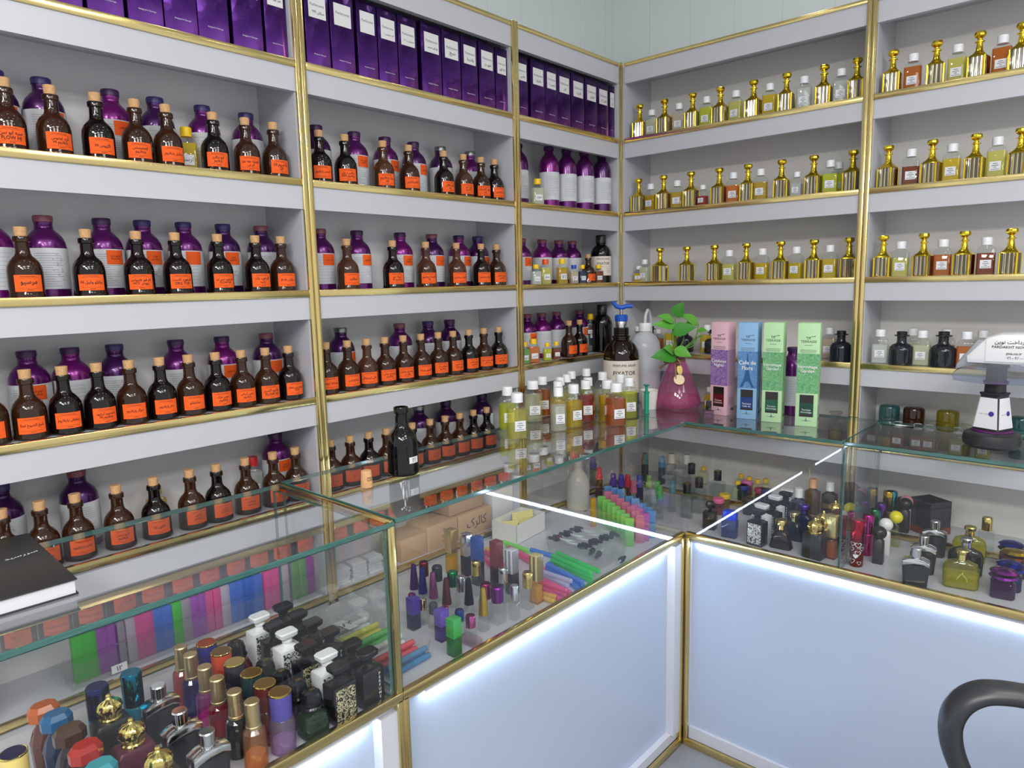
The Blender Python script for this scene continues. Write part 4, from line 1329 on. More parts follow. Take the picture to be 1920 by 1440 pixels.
TI = (Matrix.Translation(t.location) @ Matrix.Rotation(ang, 4, 'Z')).inverted()


def lay_flat(o, pa_, pb_):
    """Print o on the cover so that its baseline runs from pa_ to pb_."""
    a, b = on(2, zt + .0004, *pa_), on(2, zt + .0004, *pb_)
    x = (b - a).normalized()
    n = Vector((0, 0, 1))
    m = Matrix((x, -n, n.cross(x))).transposed().to_4x4()
    m.translation = (a + b) / 2
    o.matrix_basis = TI @ m


lay_flat(P('title', lettering(('سررسید',), .044, .015), cv, 'matte', (.75, .75, .75)), (18, 1049), (62, 1036))
lay_flat(P('gold_stamp', outline(((-.012, -.004), (.004, -.008), (.012, 0), (.006, .008), (-.008, .006)), .0004, 0), cv, 'metal', (.45, .34, .16)), (-6, 1016), (20, 1010))
# ================================================================ goods inside the glass counters
FZ = FL + .0005
GC = (.72, .56, .30)          # pale gold
BG = (.80, .62, .18)
SV = (.72, .73, .75)
BK = (.010, .010, .013)


def bt(name, label, p, rz, group, cat='bottle'):
    return thing(name, label, cat, p, rz, group)


def fluted_spray(p, rz, col, label, g, h=.111, capc=GC):
    """Round fluted glass with a tall plain metal cap."""
    t = bt('perfume_bottle', label, p, rz, g)
    P('bottle', lathe(((0, 0), (.0165, 0), (.0185, .002), (.0178, .050), (.0170, .060), (.0125, .066), (.0100, .068)), 16, 12), t, 'amber', col)
    P('perfume', lathe(((0, .004), (.0155, .004), (.0155, .022), (0, .022)), 16), t, 'liquid', tuple(min(1, c * 1.3 + .1) for c in col))
    P('cap', lathe(((.0100, .066), (.0122, .066), (.0122, .070), (.0112, .071), (.0112, h - .003), (.0120, h - .002), (.0108, h), (0, h)), 28), t, 'satin', capc)


def wide_spray(p, rz, capc, topc, col, label, g, h=.104):
    t = bt('perfume_bottle', label, p, rz, g)
    P('bottle', lathe(((0, 0), (.0180, 0), (.0205, .003), (.0205, .050), (.0180, .058), (.0155, .061)), 32), t, 'amber', col)
    P('perfume', lathe(((0, .004), (.0175, .004), (.0175, .020), (0, .020)), 24), t, 'liquid', tuple(min(1, c * 1.2 + .08) for c in col))
    cp = P('cap', lathe(((.0150, .060), (.0172, .060), (.0178, h - .003), (.0170, h - .001), (0, h - .001)), 32), t, 'plastic', capc)
    P('gold_ring', lathe(((.0165, h - .0015), (.0180, h - .0030), (.0183, h - .0010), (.0170, h), (.0160, h - .0005)), 32), cp, 'metal', BG)
    P('cap_top', lathe(((0, h - .0009), (.0158, h - .0009), (.0158, h - .0002), (0, h - .0002)), 28), cp, 'satin', topc)


def dome_bottle(p, rz, col, label, g, h=.085):
    t = bt('perfume_bottle', label, p, rz, g)
    P('bottle', loft(((0, .040, .034, .008), (.003, .046, .040, .010), (.030, .048, .042, .010), (.042, .040, .034, .012), (.047, .022, .022, .011), (.052, .020, .020, .010)), 5), t, 'amber', col)
    P('collar', lathe(((0, .049), (.0195, .050), (.0205, .053), (.0185, .056), (0, .056)), 32), t, 'gloss', BK)
    cp = P('cap', lathe(((.0165, .056), (.0180, .058), (.0175, .068), (.0145, .0765), (.0085, .081), (.0, .0815)), 32), t, 'gloss', BK)
    P('emblem', strips(((-.005, -.0022, .005, -.0012), (-.005, .0012, .005, .0022), (-.0012, -.0022, .0012, .0022), (-.005, -.0022, -.004, .0022), (.004, -.0022, .005, .0022))), cp, 'metal', BG, loc=(0, -.0035, .0818), rot=(-PI / 2 + .25, 0, 0))


def filigree(p, rz, kind, label, g, h=.108):
    """Flat square bottle with a slab stopper; the printed face looks to the front."""
    t = bt('perfume_bottle', label, p, rz, g)
    body, cap = {'white': ((.82, .83, .85), (.84, .85, .87)), 'black': (BK, BK), 'text': ((.014, .014, .018), BK), 'silver': (BK, BK)}[kind]
    P('bottle', box(.047, .036, .070, .003), t, 'gloss', body)
    P('shoulder', loft(((.0698, .040, .030, .004), (.074, .022, .020, .008), (.077, .016, .016, .008), (.080, .020, .020, .010), (.083, .020, .020, .010), (.085, .014, .014, .007), (.088, .014, .014, .007))), t, 'gloss', cap)
    P('stopper', loft(((.0875, .022, .018, .004), (.092, .036, .026, .005), (.099, .038, .028, .006), (.1015, .034, .024, .006))), t, 'gloss', cap)
    if kind == 'text':
        for w_, hh in (('PERFUME', .050),):
            P('lettering', lettering(tuple(w_), .006, hh, 0, .0004, True), t, 'matte', (.78, .78, .80), loc=(.012, -.0182, .036))
    else:
        P('printed_front', box(.040, .0006, .058, .0), t, M['filigree_white'] if kind == 'white' else M['filigree_gold'] if kind == 'black' else M['filigree_silver'], loc=(0, -.0183, .006), label='filigree pattern on the front')


def octa(p, rz, capc, col, label, g, h=.108):
    t = bt('perfume_bottle', label, p, rz, g)
    P('bottle', loft(((0, .034, .030, .006), (.004, .040, .034, .008), (.046, .044, .036, .009), (.066, .034, .030, .010), (.078, .022, .022, .010), (.083, .018, .018, .009)), 1, 12), t, 'amber', col)
    P('cap', loft(((.080, .026, .022, .006), (.085, .043, .032, .010), (.100, .043, .032, .010), (h, .033, .023, .008)), 1, 12), t, 'gloss', capc)


def crown(p, rz, col, label, g, h=.112, s=1.):
    t = bt('perfume_bottle', label, p, rz, g)
    P('bottle', loft(((0, .050, .036, .004), (.004, .054, .040, .005), (.062, .054, .040, .005), (.068, .048, .034, .006), (.070, .022, .022, .008))), t, 'plastic', col)
    prof = [(0, .068), (.0165, .069), (.0168, .072), (.0150, .074), (.0158, .079), (.0185, .086), (.0170, .094), (.0120, .100), (.0050, .103), (.0034, .106), (.0042, .108), (.0028, .111), (0, h)]
    bm = bmesh.new()
    n = 32
    rings = []
    for r, z in prof:
        f = 1 if z < .075 or z > .102 else .10
        rings.append([bm.verts.new((max(r, 1e-4) * (1 + (f if f < 1 else 0) * math.cos(8 * 2 * PI * i / n)) * math.cos(2 * PI * i / n), max(r, 1e-4) * (1 + (f if f < 1 else 0) * math.cos(8 * 2 * PI * i / n)) * math.sin(2 * PI * i / n), z)) for i in range(n)])
    for a, b in zip(rings, rings[1:]):
        for i in range(n):
            bm.faces.new((a[i], a[(i + 1) % n], b[(i + 1) % n], b[i]))
    bm.faces.new(rings[0])
    bm.faces.new(rings[-1])
    P('crown_cap', fin(bm, 'crown', ang=40), t, 'metal', BG, label='gold crown shaped cap')


def legend(p, rz, label, g, h=.098, col=(.018, .020, .026)):
    """Dark flask with sloping chrome shoulders and a round chrome cap."""
    t = bt('perfume_bottle', label, p, rz, g)
    P('bottle', loft(((0, .046, .022, .006), (.003, .052, .027, .008), (.050, .058, .029, .010), (.058, .058, .029, .010))), t, 'gloss', col)
    P('chrome_shoulder', outline(((-.0295, .054), (-.029, .067), (-.016, .073), (.0, .075), (.016, .073), (.029, .067), (.0295, .054), (.015, .060), (-.004, .060)), .0296, .004), t, 'metal', SV)
    P('cap', lathe(((.0095, .073), (.0095, .077), (.0115, .078), (.0118, h - .002), (.0105, h), (0, h)), 28), t, 'metal', SV)


def tubecap(p, rz, capc, col, label, g, h=.118, r=.017, mat='metal', body='glass', split=.56):
    t = bt('spray_bottle', label, p, rz, g)
    P('bottle', lathe(((0, 0), (r * .94, 0), (r, .002), (r, h * split - .004), (r * .8, h * split)), 28), t, body, col)
    P('cap', lathe(((r * .9, h * split - .001), (r * 1.02, h * split), (r * 1.02, h - .003), (r * .92, h), (0, h)), 28), t, mat, capc)
    return t


def lipstick(p, rz, mat, capc, col, label, g, h=.12, w=.024, split=.48):
    t = bt('spray_bottle', label, p, rz, g)
    P('bottle', box(w, w, h * split, .001), t, 'amber' if col[0] < .3 else 'glass', col)
    P('perfume', box(w * .8, w * .8, h * split * .7, .001, z0=.003), t, 'liquid', tuple(min(1, c + .1) for c in col))
    P('cap', box(w * 1.02, w * 1.02, h * (1 - split), .001), t, mat, capc, loc=(0, 0, h * split))


def cone(p, rz, capc, label, g, h=.098):
    t = bt('nail_varnish_shaped_bottle', label, p, rz, g)
    t.name = 'roll_on_bottle'
    P('bottle', lathe(((0, 0), (.0125, 0), (.0135, .002), (.0120, .030), (.0095, .036)), 24), t, 'glass', (.92, .93, .93))
    P('cap', lathe(((.0090, .0355), (.0112, .036), (.0105, .045), (.0060, h - .006), (.0045, h - .001), (0, h)), 24), t, 'satin', capc)


def roundcap(p, rz, capc, label, g, h=.085, r=.0115, w=.026, mat='metal', rings=False, col=(.92, .94, .93)):
    """Small square clear bottle with a round cap."""
    t = bt('vial_bottle', label, p, rz, g)
    P('bottle', loft(((0, w * .94, w * .94, .002), (.002, w, w, .003), (h * .52, w, w, .003), (h * .58, r * 1.5, r * 1.5, r * .7))), t, 'glass', col)
    prof = [(r * .8, h * .575), (r, h * .58)]
    if rings:
        for k in range(4):
            z = h * (.62 + .06 * k)
            prof += [(r, z), (r * .93, z + .0005), (r * .93, z + .0015), (r, z + .002)]
    prof += [(r, h - .003), (r * .85, h), (0, h)]
    P('cap', lathe(tuple(prof), 26), t, mat, capc)


def vial(p, rz, col, label, g, h=.088, w=.020, d=.012, name='pocket_spray'):
    """Flat translucent plastic pocket spray: body below, cap above."""
    t = bt(name, label, p, rz, g, 'spray')
    P('body', box(w, d, h * .55, .0015), t, 'frost', tuple(.85 * c for c in col))
    P('cap', box(w * .98, d * .98, h * .45, .0015), t, 'frost', col, loc=(0, 0, h * .55))
    return t


G1 = 'perfume bottles in the near glass counter'
F1 = FACE_L


def put(f, items, h, z=FZ, rz=F1, jit=3):
    for it in items:
        px, py = it[0], it[1]
        p = top_at(px, py, h, z)
        if px < 720:
            p.x = min(p.x, D1 - .040)
            p.y = min(p.y, YS - .0465)
        f(p, rz + R(random.uniform(-jit, jit)), *it[2:], G1 if len(G) < 1 else G[0])


G = [G1]
put(octa, ((80, 1322, srgb(190, 92, 36), (.42, .16, .08), 'faceted bottle with orange brown cap at the corner of the near counter'), (104, 1338, srgb(14, 92, 140), (.03, .16, .50), 'faceted bottle with bright blue cap in the near counter'),
           (129, 1364, srgb(64, 36, 24), (.09, .05, .06), 'faceted bottle with dark brown cap in the near counter'), (159, 1396, srgb(168, 40, 34), (.10, .05, .10), 'faceted bottle with red cap in the near counter'), (186, 1432, srgb(60, 150, 160), (.10, .28, .34), 'faceted bottle with teal cap at the bottom edge of the view')), .106)
put(crown, ((202, 1300, (.014, .014, .018), 'black square bottle with gold crown cap, rear of three'), (244, 1345, (.085, .012, .030), 'burgundy square bottle with gold crown cap, middle of three'), (301, 1404, (.05, .02, .02), 'gold crown capped bottle nearest the front glass')), .112, jit=1)
put(legend, ((296, 1284, 'dark flask with chrome shoulders in the near counter, rear of three'), (336, 1331, 'dark flask with chrome shoulders in the near counter, middle of three'), (396, 1377, 'dark flask with chrome shoulders in the near counter, front of three')), .098)
put(fluted_spray, ((338, 1211, (.80, .30, .30), 'fluted pink bottle with plain gold cap, rear of the gold capped line'), (356, 1226, (.16, .12, .52), 'fluted blue violet bottle with plain gold cap'), (383, 1249, (.78, .18, .60), 'fluted magenta bottle with plain gold cap'), (406, 1270, (.62, .10, .18), 'fluted crimson bottle with plain gold cap'), (439, 1295, (.07, .08, .10), 'fluted grey black bottle with plain gold cap'), (474, 1315, (.88, .52, .26), 'fluted orange bottle with plain gold cap at the front')), .111)
put(wide_spray, ((387, 1204, srgb(44, 38, 120), srgb(226, 96, 40), (.80, .80, .90), 'clear bottle with wide blue cap, orange on top'), (414, 1220, srgb(196, 66, 30), srgb(150, 120, 70), (.88, .80, .80), 'clear bottle with wide orange cap and gold rim'), (439, 1240, (.014, .012, .02), srgb(222, 200, 130), (.55, .50, .48), 'textured bottle with wide black cap and gold rim'), (471, 1260, srgb(22, 52, 58), srgb(160, 130, 70), (.42, .66, .66), 'bottle with wide dark teal cap and gold rim'), (496, 1280, srgb(92, 28, 30), srgb(190, 160, 100), (.52, .14, .12), 'bottle with wide dark red cap and gold rim'), (535, 1303, srgb(86, 78, 160), srgb(180, 150, 90), (.66, .52, .72), 'lilac glass bottle with wide lavender blue cap')), .104)
put(dome_bottle, ((441, 1200, (.45, .10, .12), 'red bottle with black domed cap, rear of the domed line'), (496, 1235, (.03, .12, .34), 'blue bottle with black domed cap, near counter'), (526, 1255, (.42, .42, .06), 'yellow green bottle with black domed cap, near counter'), (557, 1272, (.02, .02, .03), 'dark bottle with black domed cap, near counter'), (590, 1295, (.02, .17, .04), 'green bottle with black domed cap at the front')), .083)
put(filigree, ((486, 1152, 'white', 'white bottle with black filigree front, rear of three'), (537, 1182, 'white', 'white bottle with black filigree front, middle of three'), (611, 1223, 'white', 'white bottle with black filigree front, front of three'),
               (513, 1168, 'black', 'black bottle with gold filigree front, rear of three'), (573, 1206, 'black', 'black bottle with gold filigree front, middle of three'), (644, 1251, 'black', 'black bottle with gold filigree front, nearest the glass'),
               (530, 1133, 'text', 'black lettered bottle, rearmost of the black line beside the clear tray'), (561, 1146, 'text', 'black lettered bottle, second from back of the black line'), (592, 1160, 'text', 'black lettered bottle, third from back of the black line'), (622, 1178, 'text', 'black lettered bottle, fourth from back of the black line'), (664, 1200, 'text', 'black lettered bottle, second from the front glass'), (699, 1222, 'text', 'black lettered bottle with upright lettering, right at the front glass')), .1015, jit=1)
p = top_at(181, 1286, .118, FZ)
tubecap(p, 0, srgb(34, 44, 100), (.16, .36, .80), 'round bottle with dark metallic blue cap beside the shelf edge', G1, .118, .017, 'metal', 'amber')
p = top_at(245, 1260, .118, FZ)
tubecap(p, 0, srgb(0, 112, 140), (.10, .60, .72), 'round bottle with metallic turquoise cap beside the shelf edge', G1, .118, .016, 'metal', 'amber', .52)
p = top_at(24, 1409, .105, FZ)
wide_spray(p, F1, BG, srgb(52, 40, 120), (.14, .14, .40), 'bottle with round gold rimmed cap, violet disc on top', G1)

# pocket sprays in a clear tray on the low shelf at the left wall
G2 = 'translucent pocket sprays on the low left shelf'
VC = dict(g=srgb(110, 235, 110), p=srgb(205, 120, 225), c=srgb(232, 226, 238), k=srgb(255, 130, 205), b=srgb(110, 165, 250), d=srgb(205, 196, 210))
VN = dict(g='green', p='purple', c='clear', k='pink', b='blue', d='grey')
sv = ((150, 'g'), (172, 'g'), (194, 'p'), (212, 'p'), (228, 'd'), (245, 'c'), (264, 'k'), (281, 'k'), (298, 'b'), (315, 'b'), (334, 'g'), (350, 'd'), (367, 'p'), (381, 'p'), (394, 'k'), (407, 'k'), (423, 'c'), (439, 'b'), (452, 'b'), (468, 'b'), (484, 'b'), (503, 'k'), (517, 'k'), (535, 'c'), (552, 'g'), (568, 'g'), (580, 'p'))
cnt = {}
ZF = ZS['F']
ys = []
for px, c in sv:
    p = col_at(0, -.050, px, ZF + .03)
    cnt[c] = cnt.get(c, 0) + 1
    vial((p.x, p.y, ZF + .0022), F1, VC[c], '%s pocket spray in the clear tray, %s %s one from the near end' % (VN[c], ORD[cnt[c] - 1], VN[c]), G2, .090, .0235 if px < 260 else .021, .013)
    ys.append(p.y)
t = thing('clear_tray', 'long clear plastic tray holding the row of pocket sprays', 'tray', (-.050, (ys[0] + Y1 - .006) / 2, ZF), 0)
h2 = (Y1 - .0185 - (ys[0] - .022)) / 2 - .001
t.location.y = ys[0] - .022 + h2
P('tray', boxes([(-.022, -h2, .0, .026, h2, .0015), (.0245, -h2, .0, .026, h2, .050), (-.022, -h2, 0, -.0205, h2, .040), (-.022, -h2, 0, .026, -h2 + .0015, .045), (-.022, h2 - .0015, 0, .026, h2, .045)]), t, 'clearp')
p = col_at(0, .012, 237, ZF + .01)
tg = P('number_tag', boxes([(-.0008, -.014, .0, .0, .014, .016)]), t, 'matte', (.8, .8, .82), loc=(.0275, p.y - t.location.y, .004))
P('lettering', lettering(('۱۲',), .012, .010), tg, 'matte', INK, loc=(.0004, 0, .008), rot=(0, 0, PI / 2))

# clear tray of droppers and sticks across the first joint
a, b = base_at(640, 1165, FZ), base_at(792, 1215, FZ)
t = thing('clear_tray', 'clear plastic tray of white and coloured sticks by the counter joint', 'tray', (.250, -1.360, FZ), 0)


def traymesh(w, d, h, th=.0015):
    bm = bmesh.new()
    o_ = [(.5, .5), (-.5, .5), (-.5, -.5), (.5, -.5)]
    R_ = []
    for f, z in ((.93, 0), (1, h), (1 - 2 * th / w, h), (.93 - 2 * th / w, th)):
        R_.append([bm.verts.new((x * w * f, y * d * f, z)) for x, y in ring_pts(1, 1, .12, 3)])
    n = len(R_[0])
    for A, B in zip(R_, R_[1:]):
        for i in range(n):
            bm.faces.new((A[i], A[(i + 1) % n], B[(i + 1) % n], B[i]))
    bm.faces.new(R_[0])
    bm.faces.new(R_[-1])
    return fin(bm, 'tray', ang=50)


def stick(p0, p1, col, label, g, r=.0055, mat='frost'):
    p0, p1 = Vector(p0), Vector(p1)
    p1.x = min(p1.x, D1 - .019)
    d = p1 - p0
    t = thing('spray_pen', label, 'spray', p0, 0, g)
    t.rotation_euler = Vector((0, 0, 1)).rotation_difference(d.normalized()).to_euler()
    L = d.length
    P('body', lathe(((0, 0), (r, .0005), (r, L * .55), (r * .9, L * .56)), 16), t, mat, col)
    P('cap', lathe(((r * .9, L * .555), (r * 1.04, L * .56), (r * 1.04, L - .002), (r * .8, L), (0, L)), 16), t, mat, tuple(min(1, c * 1.1) for c in col))


t.location = (.262, -1.335, FZ)
t.rotation_euler = (0, 0, 0)
P('tray', traymesh(.250, .118, .038), t, 'clearp')
G3 = 'loose pens lying in the first clear tray'
TC = ((.85, .86, .86, 'white'), (*srgb(240, 236, 150), 'pale yellow'), (*srgb(150, 225, 150), 'pale green'), (.85, .86, .86, 'white'), (*srgb(245, 130, 140), 'pink'), (*srgb(110, 180, 220), 'blue'))
PLACE = ('nearest the wall', 'second from the wall', 'third from the wall', 'fourth from the wall', 'fifth, towards the glass', 'nearest the front glass')
for i, (r, g_, b_, nm) in enumerate(TC):
    for lay in range(3):
        x = .158 + .040 * i + .0125 * lay
        zz = FZ + .0085 + (.0115 if lay == 1 else 0)
        stick((x, -1.388, zz), (x + .004 - .004 * lay, -1.286, zz), (min(1, r * 1.05), min(1, g_ * 1.05), min(1, b_ * 1.05)), '%s plastic pen in the first clear tray, %s, %s of three' % (nm, PLACE[i], ORD[lay]), G3, .0058)
o = P('number_note', boxes([(-.03, -.012, 0, .03, .012, .0006)]), t, 'matte', (.8, .8, .82), loc=(-.085, -.01, .03), rot=(0, R(-6), 0))
n_ = P('lettering', lettering(('۱۸۲',), .040, .018, 0, .0, True), o, 'matte', INK)
n_.matrix_basis = Matrix.Translation((0, 0, .0009)) @ Matrix.Rotation(PI / 2, 4, 'Z') @ Matrix.Rotation(-PI / 2, 4, 'X')

# -------- middle counter
G = ['small bottles in the middle glass counter']
G4 = G[0]
for px, py, h, mat, cc, bc, lab in ((845, 992, .12, 'satin', (.80, .58, .24), (.90, .74, .10), 'tall gold capped spray with yellow liquid, back of the middle counter'), (874, 1000, .112, 'metal', (.66, .64, .68), (.10, .07, .12), 'silver capped slim square bottle behind the blue one'), (894, 1006, .125, 'plastic', srgb(38, 74, 150), (.06, .07, .12), 'tall square spray with matt blue cap'), (930, 1014, .125, 'plastic', srgb(120, 40, 40), (.30, .06, .06), 'tall square spray with brick red cap'), (959, 1030, .112, 'checks', (.7, .7, .72), (.08, .06, .08), 'tall square spray with silver checked cap'), (1005, 1040, .118, 'checks', (.8, .66, .3), (.90, .72, .26), 'tall square spray with gold checked cap at the front')):
    m_ = mat
    if mat == 'checks' and cc[2] > .5:
        if 'checks_s' not in M:
            M['checks_s'] = two_tone('silver_check', 'brick', (.70, .70, .73), (.25, .25, .28), 40, .5, rough=.2)
        m_ = 'checks_s'
    lipstick(top_at(px, py, h, FZ), F1, m_, cc, bc, lab, G4, h)
put(cone, ((775, 1057, srgb(84, 40, 130), 'roll-on with violet cone cap by the counter joint'), (791, 1064, srgb(40, 44, 150), 'roll-on with blue cone cap by the counter joint'), (811, 1072, srgb(160, 80, 140), 'roll-on with mauve cone cap'), (836, 1083, srgb(112, 50, 52), 'roll-on with red brown cone cap'), (878, 1083, (.014, .014, .018), 'roll-on with black cone cap'), (905, 1101, srgb(190, 160, 50), 'roll-on with gold cone cap and yellow glass')), .098)
for px, py, h, r, cc, mat, rg, lab in ((794, 1053, .085, .0115, srgb(140, 40, 60), 'metal', 0, 'clear vial with metallic red cap behind the cone caps'), (819, 1061, .085, .0125, (.012, .012, .014), 'gloss', 0, 'clear vial with shiny black cap behind the cone caps'), (848, 1071, .085, .0125, srgb(20, 120, 60), 'metal', 0, 'clear vial with metallic green cap'), (892, 1051, .085, .0118, BG, 'metal', 1, 'clear flask with ribbed gold cap, rear one'), (864, 1080, .085, .0110, (.5, .5, .53), 'metal', 0, 'clear vial with small grey cap beside the black cone'), (943, 1064, .085, .0112, SV, 'metal', 1, 'clear flask with ribbed silver cap'), (910, 1093, .085, .0125, srgb(150, 40, 90), 'metal', 0, 'clear vial with metallic crimson cap'), (932, 1099, .085, .0138, srgb(140, 40, 160), 'metal', 0, 'clear vial with broad metallic violet cap at the front'), (964, 1097, .080, .0095, SV, 'metal', 0, 'clear vial with narrow silver cap at the front'), (989, 1072, .088, .0120, BG, 'metal', 1, 'clear flask with ribbed gold cap, front one'),
                                       (792, 1122, .060, .0088, (.72, .56, .36), 'metal', 0, 'short vial with pale gold cap behind the first tray'), (812, 1130, .058, .0095, (.05, .06, .07), 'plastic', 0, 'short vial with dark grey cap'), (772, 1113, .060, .0090, srgb(210, 60, 140), 'metal', 0, 'short vial with pink cap next to the joint'), (861, 1143, .058, .0100, srgb(40, 70, 150), 'satin', 0, 'short vial with blue cap behind the green square one'), (882, 1153, .062, .0105, srgb(190, 90, 150), 'metal', 0, 'short vial with rose pink cap'), (834, 1137, .058, .0085, srgb(200, 120, 170), 'metal', 0, 'short vial with pale pink cap among violet caps')):
    roundcap(top_at(px, py, h, FZ), F1 + R(random.uniform(-8, 8)), cc, lab, G4, h, r, r * 2.1, mat, bool(rg))
for px, py, h, cc, bc, lab in ((774, 1120, .072, srgb(72, 54, 150), (.2, .2, .4), 'small square bottle with indigo cap at the joint'), (827, 1143, .068, srgb(104, 76, 180), (.5, .45, .7), 'small square bottle with violet cap'), (850, 1158, .080, srgb(60, 170, 80), (.12, .55, .2), 'small square green bottle at the very front')):
    lipstick(top_at(px, py, h, FZ), F1, 'gloss', cc, bc, lab, G4, h, .0225, .5)
p = base_at(885, 1210, FZ)
t = bt('vial_bottle', 'clear pinkish vial lying on its side at the front', (p.x, p.y, FZ + .011), F1, G4)
P('bottle', box(.020, .046, .022, .003, z0=-.011), t, 'glass', (.86, .78, .84))

# spray pens lying in bundles
G5 = 'spray pens lying in bundles in the middle counter'
PEN = dict(g=srgb(70, 240, 130), b=srgb(100, 175, 255), w=srgb(228, 228, 250), k=srgb(255, 130, 190), y=srgb(250, 225, 110), n=srgb(175, 250, 140))
PN = dict(g='green', b='blue', w='whitish', k='pink', y='yellow', n='lime')
pc = {}
for xa, ya, xb, yb, c, lay in ((1036, 1042, 1122, 1078, 'g', 2), (1040, 1052, 1118, 1084, 'g', 1), (1034, 1050, 1116, 1092, 'g', 0), (1044, 1036, 1124, 1072, 'g', 1),
                               (1026, 1058, 1100, 1094, 'b', 1), (1024, 1064, 1098, 1100, 'b', 0), (1030, 1056, 1096, 1108, 'b', 0),
                               (1018, 1072, 1072, 1090, 'w', 1), (1014, 1076, 1066, 1098, 'w', 0),
                               (1010, 1090, 1066, 1108, 'k', 1), (1012, 1096, 1062, 1116, 'k', 0), (1018, 1086, 1070, 1112, 'k', 0), (1020, 1104, 1052, 1124, 'k', 0),
                               (1014, 1112, 1044, 1120, 'y', 0), (1012, 1118, 1040, 1128, 'y', 0),
                               (944, 1016, 990, 1032, 'n', 1), (950, 1022, 1000, 1044, 'n', 0), (912, 1028, 942, 1048, 'y', 0), (910, 1034, 946, 1060, 'k', 0), (906, 1044, 930, 1066, 'k', 0), (955, 1026, 1014, 1056, 'k', 1), (960, 1034, 1020, 1068, 'k', 0), (995, 1030, 1036, 1042, 'b', 0)):
    zz = FZ + .0068 + .0115 * lay
    a, b = on(2, zz, xa, ya), on(2, zz, xb, yb)
    pc[c] = pc.get(c, 0) + 1
    nlab = '%s spray pen lying in the %s heap, %s from the wall' % (PN[c], PN[c], ORD[pc[c] - 1])
    stick(a, b, PEN[c], nlab, G5, .0058)

# tray of glass droppers
a, b = on(2, FZ, 1010, 1020), on(2, FZ, 1150, 1050)
t = thing('clear_tray', 'clear tray of glass droppers with black rubber bulbs', 'tray', (.305, -.640, FZ), R(4))
P('tray', traymesh(.190, .150, .052), t, 'clearp')
G6 = 'glass droppers with black bulbs in the clear tray'


def dropper(p0, d, label, bulb=BK, L=.085):
    t = thing('dropper', label, 'dropper', p0, 0, G6)
    t.rotation_euler = Vector((0, 0, 1)).rotation_difference(Vector(d).normalized()).to_euler()
    P('bulb', lathe(((0, 0), (.0042, .001), (.0050, .006), (.0050, .018), (.0078, .0185), (.0078, .030), (.0070, .0305), (0, .0305)), 18), t, 'plastic', bulb)
    P('glass_pipette', lathe(((.0028, .030), (.0028, L - .012), (.0012, L - .004), (.0011, L)), 12), t, 'frost', (.90, .95, .97))


k = 0
for row, (px0, py0, px1, py1, n, hh) in enumerate(((1028, 1008, 1078, 988, 6, .030), (1100, 1028, 1160, 1004, 7, .028))):
    for i in range(n):
        u = i / (n - 1)
        p = on(2, FZ + hh + .004 * (i % 2), px0 + (px1 - px0) * u, py0 + (py1 - py0) * u)
        d = (-.9, .18 * (-1) ** i, -.05) if row else (.80, .2 * (-1) ** i, .02)
        dropper(p, d, 'dropper with black bulb in the %s row of the tray, %s along' % (('wall side', 'front')[row], ORD[i]), srgb(80, 20, 40) if row == 0 and i == 1 else BK, .080)
for i, (px, py) in enumerate(((1106, 1040), (1118, 1046))):
    p = on(2, FZ + .010, px, py)
    dropper((p.x, p.y, FZ + .012), (-.3, .9, .0), 'dropper lying low in the tray corner, %s of two' % ORD[i], BK, .07)
p = on(2, FZ + .008, 1172, 1044)
dropper((p.x, p.y, FZ + .0085), (.15, -.9, 0), 'stray dropper bulb lying outside the tray by the front glass', BK, .05)

# cartons on the low shelf behind
KR = srgb(196, 160, 124)


def carton(px0, px1, pyb, h, x, z, label, col=KR, text=None, d=.09, name='cardboard_box'):
    a, b = col_at(0, x, px0, z + .02), col_at(0, x, px1, z + .02)
    w = abs(b.y - a.y)
    t = thing(name, label, 'box', (x - d / 2, (a.y + b.y) / 2, z), F1, 'boxes on the low shelf of the middle counter')
    P('carton', box(w, d, h, .001), t, 'matte', col)
    P('flap', box(w * .98, d * .48, .0012), t, 'matte', tuple(c * .96 for c in col), loc=(0, -d * .25, h + .0002), rot=(R(3), 0, 0))
    if text:
        P('handwriting', lettering(text, w * .6, h * .55), t, 'matte', (.06, .05, .06), loc=(w * .05, -d / 2 - .0004, h * .5))


carton(752, 800, 0, .060, -.020, ZF, 'low brown carton next to the broad gold post', KR)
carton(802, 858, 0, .072, -.018, ZF, 'brown carton with handwriting in columns', KR, ('۱۲', 'لس', 'س'))
carton(860, 921, 0, .072, -.018, ZF, 'brown carton with a handwritten word on its front', KR, ('کالرک',))
carton(842, 905, 0, .045, -.030, ZF + .0752, 'small brown carton lying on top of the two cartons', tuple(c * .85 for c in KR))
carton(924, 962, 0, .105, -.030, ZF, 'plain white carton beside the brown cartons', srgb(222, 220, 222))
t = thing('open_box', 'open white carton with yellow papers inside, middle counter', 'box', (.055, -.640, FZ), R(6))
P('carton', boxes([(-.045, -.075, 0, .045, .075, .002), (-.045, -.075, 0, -.0435, .075, .058), (.0435, -.075, 0, .045, .075, .058), (-.045, -.075, 0, .045, -.0735, .058), (-.045, .0735, 0, .045, .075, .058)]), t, 'matte', srgb(226, 224, 220))
for i, (x, y, r) in enumerate(((-.01, -.04, 20), (.012, .0, -12), (-.005, .03, 35))):
    P('yellow_paper', boxes([(-.034, -.020, 0, .030, .020, .0012)]), t, 'matte', srgb(238, 228, 140), loc=(x, y, .040 + .006 * i), rot=(R(14), R(-10), R(r)))
